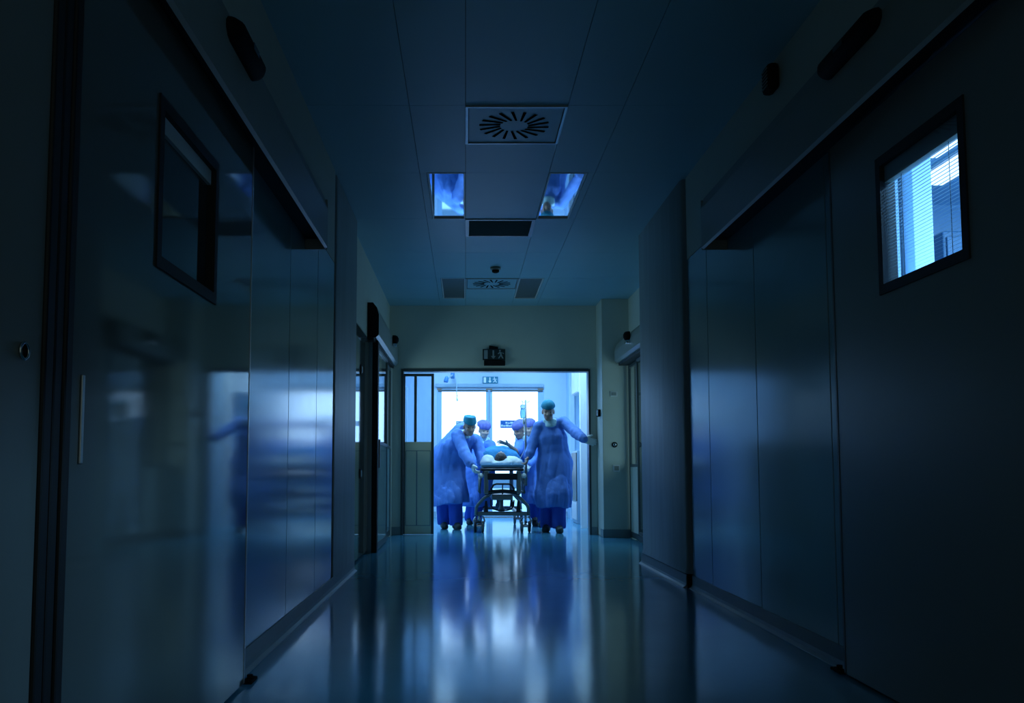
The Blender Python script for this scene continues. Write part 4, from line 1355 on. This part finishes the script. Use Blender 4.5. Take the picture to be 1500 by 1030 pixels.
# ------------------------------------------------------------------ trolley
GY0, GY1 = 11.80, 13.72
gx = lambda px: at(px, 700, 11.8)[0]
gz = lambda py: at(700, py, 11.8)[2]
g = empty('hospital_trolley', (gx(736), (GY0 + GY1) / 2, 0), 'steel patient trolley with black head end on swivel castors', 'trolley')
CX = gx(736)
w2 = 0.255
box('deck', (CX - w2, GY0, gz(690)), (CX + w2, GY1, gz(685)), M['gblack'], g, bev=0.01)
MB().tube([(CX - w2 - 0.01, GY0 - 0.02, gz(688)), (CX + w2 + 0.01, GY0 - 0.02, gz(688)), (CX + w2 + 0.01, GY1 + .02, gz(688)), (CX - w2 - 0.01, GY1 + .02, gz(688))], 0.018, 10, True).build('deck_frame', M['gblack'], g)
box('head_bar', (CX - 0.20, GY0 - 0.03, gz(703)), (CX + 0.20, GY0 + 0.02, gz(693.5)), M['gblack'], g, bev=0.012)
for sg in (-1, 1):
    ix, ox = CX + sg * 0.185, CX + sg * 0.265
    post = MB()
    post.box((ix, GY0 - 0.02, gz(724)), (ix + sg * 0.060, GY0 + 0.05, gz(690)), 0.012)
    post.build('head_post', M['gsteel'], g)
    box('foot_post', (ix, GY1 - 0.06, gz(724)), (ix + sg * 0.06, GY1, gz(690)), M['gsteel'], g, bev=0.012)
    # folding side rail hanging beside the deck
    zr0, zr1 = gz(722), gz(696)
    rail = MB()
    rail.tube([(ox + sg * .03, GY0 + 0.10, zr0), (ox + sg * .03, GY0 + 0.06, (zr0 + zr1) / 2), (ox + sg * .03, GY0 + 0.14, zr1), (ox + sg * .03, GY1 - 0.35, zr1), (ox + sg * .03, GY1 - 0.28, (zr0 + zr1) / 2), (ox + sg * .03, GY1 - 0.32, zr0)], 0.016, 10, True)
    rail.build('side_rail', M['gsteel'], g)
    for y in (GY0 + 0.4, GY0 + 0.8, GY0 + 1.2):
        MB().tube([(ox + sg * .03, y, zr0), (ox + sg * .03, y + 0.05, zr1)], 0.011, 8).build('rail_bar', M['gsteel'], g)
    MB().tube([(CX + sg * 0.24, GY0 + 0.35, gz(690)), (ox + sg * .03, GY0 + 0.35, gz(709))], 0.012, 8).build('rail_hinge', M['gsteel'], g)
    MB().lathe((CX + sg * 0.285, GY0 - 0.03, gz(697)), (0, 1, 0), [(0.0, 0), (0.03, 0.0), (0.034, 0.01), (0.034, 0.05), (0.02, 0.06)], 16).build('corner_bumper', M['glove'], g)
    # splayed chassis legs
    for y, yy in ((GY0 + 0.10, GY0 + 0.0), (GY1 - 0.10, GY1 - 0.0)):
        MB().tube([(CX + sg * 0.17, y + (0.1 if y < 12.5 else -0.1), gz(726)), (CX + sg * 0.215, y, gz(728)), (CX + sg * 0.255, y, gz(731.5)), (CX + sg * 0.325, y, gz(740)), (CX + sg * 0.345, y, gz(744)), (CX + sg * 0.352, y, gz(756))], 0.022, 12).build('leg', M['gsteel'], g)
        MB().prism([(-0.03, 0), (0.03, 0), (0.012, 0.15), (-0.012, 0.15)], (CX + sg * 0.215, y - 0.02, gz(751)), (1, 0, 0), (0, 0, 1), (0, 1, 0), 0.04).build('gusset', M['gblack'], g)
MB().tube([(CX + sg, 0, 0) for sg in ()] or [(CX - 0.155, GY0 + 0.02, gz(724)), (CX - 0.150, GY0 - 0.02, gz(716)), (CX - 0.120, GY0 - 0.05, gz(710.5)), (CX - 0.08, GY0 - 0.06, gz(709)), (CX + 0.08, GY0 - 0.06, gz(709)), (CX + 0.120, GY0 - 0.05, gz(710.5)), (CX + 0.150, GY0 - 0.02, gz(716)), (CX + 0.155, GY0 + 0.02, gz(724))], 0.013, 10).build('push_handle', M['gblack'], g)
MB().tube([(CX, GY0 - 0.055, gz(709)), (CX, GY0 + 0.0, gz(724))], 0.008, 8).build('handle_brace', M['gblack'], g)
bw = MB()
for k in range(9):
    pass
bw.tube([(CX - 0.23, GY0 + 0.02, gz(723)), (CX - 0.12, GY0 + 0.0, gz(720.5)), (CX, GY0 - 0.01, gz(719.5)), (CX + 0.12, GY0 + 0.0, gz(720.5)), (CX + 0.23, GY0 + 0.02, gz(723))], 0.026, 10)
bw.build('cross_beam', M['gblack'], g)
box('lift_base', (CX - 0.14, GY0 + 0.05, gz(733)), (CX + 0.14, GY1 - 0.1, gz(725)), M['gsteel'], g, bev=0.012)
for y in (GY0 + 0.35, GY1 - 0.4):
    MB().lathe((CX, y, gz(751)), (0, 0, 1), [(0.045, 0), (0.040, 0.05), (0.026, 0.07), (0.026, gz(732) - gz(751))], 18).build('lift_column', M['gsteel'], g)
MB().tube([(CX - 0.155, GY0 + 0.06, gz(733)), (CX - 0.150, GY0 + 0.05, gz(741)), (CX - 0.12, GY0 + 0.05, gz(746)), (CX - 0.06, GY0 + 0.05, gz(748)), (CX + 0.06, GY0 + 0.05, gz(748)), (CX + 0.12, GY0 + 0.05, gz(746)), (CX + 0.150, GY0 + 0.05, gz(741)), (CX + 0.155, GY0 + 0.06, gz(733))], 0.009, 8).build('brake_bar', M['gblack'], g)
for y in (GY0 + 0.08, GY1 - 0.12):
    box('chassis_bar', (CX - 0.33, y, gz(756)), (CX + 0.33, y + 0.05, gz(750)), M['gsteel'], g, bev=0.012)
for sg in (-1, 1):
    box('chassis_beam', (CX + sg * 0.19, GY0 + 0.1, gz(755)), (CX + sg * 0.235, GY1 - 0.1, gz(751)), M['gsteel'], g, bev=0.006)


def castor(x, y, sg):
    z = 0.075
    h = MB().box((x - 0.075, y - 0.05, gz(773)), (x + 0.075, y + 0.05, gz(768)), 0.012)
    h.tube([(x - sg * 0.06, y - 0.02, gz(770)), (x - sg * 0.075, y - 0.01, gz(763)), (x - sg * 0.05, y, gz(757))], 0.012, 8)
    h.tube([(x + sg * 0.06, y - 0.02, gz(770)), (x + sg * 0.07, y - 0.01, gz(763)), (x + sg * 0.04, y, gz(757))], 0.014, 8)
    h.tube([(x, y, gz(770)), (x, y, gz(753))], 0.017, 12)
    f = h.build('castor_fork', M['chrome'], g)
    for q in (-1, 1):
        MB().lathe((x + q * 0.050 - 0.018, y, z), (1, 0, 0), [(0.03, -0.002), (0.066, 0), (0.075, 0.008), (0.075, 0.028), (0.066, 0.036), (0.03, 0.038)], 22).build('wheel', M['gblack' if q * sg > 0 else 'gsteel'], f)
    MB().box((x - 0.02 * sg, y - 0.09, gz(766)), (x + 0.02 * sg, y - 0.04, gz(764)), 0.004).build('brake_pedal', M['gblack'], f)


for sg in (-1, 1):
    for y in (GY0 + 0.10, GY1 - 0.10):
        castor(CX + sg * 0.345 - sg * 0.035, y, sg)
# drip stand socketed into the head end
ix = at(770.5, 680, 11.98)[0]
zt_ = at(770, 586, 11.98)[2]
dp = MB().tube([(ix, 11.98, gz(704)), (ix, 11.98, zt_)], 0.011, 10).build('drip_pole', M['gsteel'], g)
MB().tube([(ix, 11.98, gz(712)), (ix, 11.98, gz(668))], 0.017, 10).build('pole_socket', M['gsteel'], dp)
MB().box((ix - 0.06, 11.965, gz(704)), (ix + 0.02, 11.995, gz(700)), 0.004).build('pole_clamp', M['gsteel'], dp)
for sg in (-1, 1):
    MB().tube([(ix, 11.98, zt_ - 0.025), (ix + sg * 0.035, 11.98, zt_ - 0.03), (ix + sg * 0.052, 11.98, zt_ - 0.018), (ix + sg * 0.056, 11.98, zt_ + 0.0)], 0.004, 8).build('hook', M['chrome'], dp)
# drip bag
b0, b1 = at(762, 613, 11.98), at(769, 593, 11.98)
e = empty('drip_bag', (ix - 0.05, 11.98, b0[2]), 'drip bag with dark fluid hanging from the drip pole', 'drip bag')
cxb, hw = (b0[0] + b1[0]) / 2 + 0.0, (b1[0] - b0[0]) / 2 + 0.003
zz = b0[2]
H = b1[2] - b0[2]
cyb = 11.95


def pouch(z0, z1, hw, th, nm, m):
    prof = []
    mb = MB()
    V, Fc = [], []
    n, seg = 7, 14
    for i in range(n):
        t = i / (n - 1)
        k = 0.55 + 0.45 * math.sin(PI * min(max(t, 0.12), 0.88)) ** 0.5
        for j in range(seg):
            a = 2 * PI * j / seg
            V.append((cxb + hw * k * math.copysign(abs(math.cos(a)) ** 0.6, math.cos(a)), cyb + th * k * math.sin(a), z0 + (z1 - z0) * t))
    for i in range(n - 1):
        for j in range(seg):
            l = (j + 1) % seg
            Fc.append((i * seg + j, i * seg + l, (i + 1) * seg + l, (i + 1) * seg + j))
    Fc += [tuple(range(seg))[::-1], tuple((n - 1) * seg + j for j in range(seg))]
    return mb.add(V, Fc, True).build(nm, m, e)


pouch(zz, zz + H * 0.72, hw, 0.02, 'fluid', M['ivbag'])
pouch(zz + H * 0.70, zz + H, hw * 0.95, 0.014, 'bag_top', M['ivtop'])
MB().tube([(cxb, cyb, zz + H), (cxb - 0.0, 11.965, zt_ - 0.02), (ix - 0.045, 11.98, zt_ - 0.022)], 0.003, 6).build('hanger', M['ivtop'], e)
MB().lathe((cxb + 0.015, cyb, zz - 0.085), (0, 0, 1), [(0.006, 0), (0.018, 0.01), (0.018, 0.06), (0.008, 0.085)], 14).build('drip_chamber', M['white'], e)
MB().tube([(cxb + 0.015, cyb, zz - 0.085), (cxb + 0.03, 11.95, zz - 0.25), (cxb + 0.025, 11.96, zz - 0.42), (cxb - 0.05, 12.06, gz(676))], 0.0045, 6).build('drip_line', M['white'], e)

# mattress, pillow, patient, blanket
mz0, mz1 = gz(685) + 0.001, gz(681)
e = empty('trolley_mattress', (CX, (GY0 + GY1) / 2, mz0), 'thin trolley mattress in a pale blue sheet', 'mattress')
box('cover', (CX - 0.285, GY0 + 0.01, mz0), (CX + 0.285, GY1 - 0.02, mz1), M['sheet'], e, bev=0.015)
box('sheet_edge', (CX - 0.287, GY0 + 0.004, mz1 - 0.012), (CX + 0.287, GY0 + 0.03, mz1 + 0.003), M['sheet'], e, bev=0.004)
hc = at(733.5, 672.5, 12.05)
e = empty('pillow', (CX, 12.05, mz1), 'white pillow bulging on both sides of the head of the patient', 'pillow')
Fp = Field((CX - 0.32, 11.83, mz1 - 0.01), (CX + 0.30, 12.36, mz1 + 0.2), 0.0085)
Fp.ell((CX - 0.185, 12.08, mz1 + 0.050), (0.088, 0.16, 0.085), None, 0.05)
Fp.ell((CX + 0.120, 12.08, mz1 + 0.040), (0.135, 0.16, 0.078), None, 0.05)
Fp.ell((CX - 0.02, 12.06, mz1 + 0.02), (0.22, 0.17, 0.04), None, 0.05)
Fp.folds(0.004, 5, (0.06, 0.14))
Fp.ell(hc, (0.088, 0.115, 0.10), None, 0.02, 's')
Fp.cut(lambda X, Y, Z: mz1 + 0.001 - Z + 0 * X + 0 * Y)
mesh_of(Fp, 'cover', M['pillow'], e)

pr = empty('person', (CX, 12.8, mz1), 'patient lying on the trolley, dark haired head towards the viewer', 'person')
px_ = hc[0]
Fb = Field((CX - 0.34, 11.86, mz1 - 0.01), (CX + 0.34, GY1, mz1 + 0.34), 0.0075)
f_, u_ = unit(vec(0.06, 0.18, 1.0)), vec(0, -1, 0)
u_ = unit(u_ - f_ * u_.dot(f_))
Ph, frh = head_shape(Fb, hc, f_, u_, 0.95)
zc_ = mz1 + 0.115
Fb.cone(hc - u_ * 0.05, (px_, 12.27, zc_ - 0.01), 0.055, 0.06, 0.03)
Fb.cone((CX - 0.17, 12.32, zc_ - 0.02), (CX + 0.17, 12.32, zc_ - 0.02), 0.06, 0.06, 0.05)
Fb.cone((CX, 12.36, zc_), (CX, 12.72, zc_), 0.16, 0.135, 0.05, (1, 0, 0), 0.62)
Fb.cone((CX, 12.72, zc_), (CX, 12.86, zc_), 0.135, 0.155, 0.05, (1, 0, 0), 0.66)
for sg in (-1, 1):
    Fb.cone((CX + sg * 0.19, 12.34, zc_ - 0.03), (CX + sg * 0.23, 12.62, zc_ - 0.06), 0.048, 0.040, 0.03)
    Fb.cone((CX + sg * 0.23, 12.62, zc_ - 0.06), (CX + sg * 0.21, 12.86, zc_ - 0.07), 0.040, 0.027, 0.015)
    hand(Fb, vec(CX + sg * 0.21, 12.86, zc_ - 0.07), vec(-sg * 0.05, 1, -0.05), vec(0, 0, -1), vec(-sg, 0, 0))
    Fb.cone((CX + sg * 0.085, 12.88, zc_ - 0.02), (CX + sg * 0.10, 13.22, zc_ + 0.03), 0.080, 0.058, 0.04)
    Fb.cone((CX + sg * 0.10, 13.22, zc_ + 0.03), (CX + sg * 0.09, 13.56, zc_ - 0.06), 0.056, 0.038, 0.02)
    Fb.cone((CX + sg * 0.09, 13.57, zc_ - 0.06), (CX + sg * 0.11, 13.62, zc_ + 0.09), 0.036, 0.028, 0.02)
mesh_of(Fb, 'body', M['skin'], pr)
Hr = Field(hc - 0.16, hc + 0.16, 0.006)
Pq = lambda x, y, z: hc + np.cross(f_, u_) * x + f_ * y + u_ * z
Hr.ell(Pq(0, -0.016, 0.032), (0.082, 0.098, 0.098), frh, 0.01)
nq = unit(u_ * 0.8 - f_ * 0.55)
oq = Pq(0, 0.075, 0.075)
Hr.cut(lambda X, Y, Z: -((X - oq[0]) * nq[0] + (Y - oq[1]) * nq[1] + (Z - oq[2]) * nq[2]))
Hr.folds(0.003, 8, (0.015, 0.04))
mesh_of(Hr, 'hair', M['hair'], pr)
for m in (-1, 1):
    MB().lathe(Ph(0.031 * m, 0.072, 0.004), f_, [(0.004, -0.012), (0.012, -0.006), (0.012, 0.0), (0.009, 0.006), (0.003, 0.010)], 12).build('eye', M['eye'], pr)

e = empty('blanket', (CX, 12.9, mz1), 'teal blanket heaped over the patient on the trolley', 'blanket')
Fk = Field((CX - 0.40, 12.14, mz1 - 0.15), (CX + 0.40, GY1 + 0.05, mz1 + 0.42), 0.009)
Fk.cone((CX - 0.03, 12.34, zc_ - 0.03), (CX - 0.01, 12.95, zc_ - 0.01), 0.275, 0.27, 0.06, (1, 0, 0), 0.49)
Fk.cone((CX - 0.01, 12.95, zc_ - 0.01), (CX + 0.0, 13.3, zc_ + 0.00), 0.27, 0.25, 0.06, (1, 0, 0), 0.50)
Fk.cone((CX, 13.3, zc_ + 0.0), (CX, 13.6, zc_ + 0.04), 0.25, 0.21, 0.06, (1, 0, 0), 0.4)
Fk.ell((CX + 0.0, 12.9, zc_ + 0.03), (0.20, 0.30, 0.11), None, 0.08)
for sg in (-1, 1):
    Fk.cone((CX + sg * 0.27, 12.35, mz1 + 0.02), (CX + sg * 0.27, 13.5, mz1 + 0.02), 0.035, 0.035, 0.06)
Fk.folds(0.008, 6, (0.08, 0.2), up=0.8)
Fk.cut(lambda X, Y, Z: mz1 + 0.004 - Z + 0 * X + 0 * Y)
mesh_of(Fk, 'cloth', M['drape'], e)
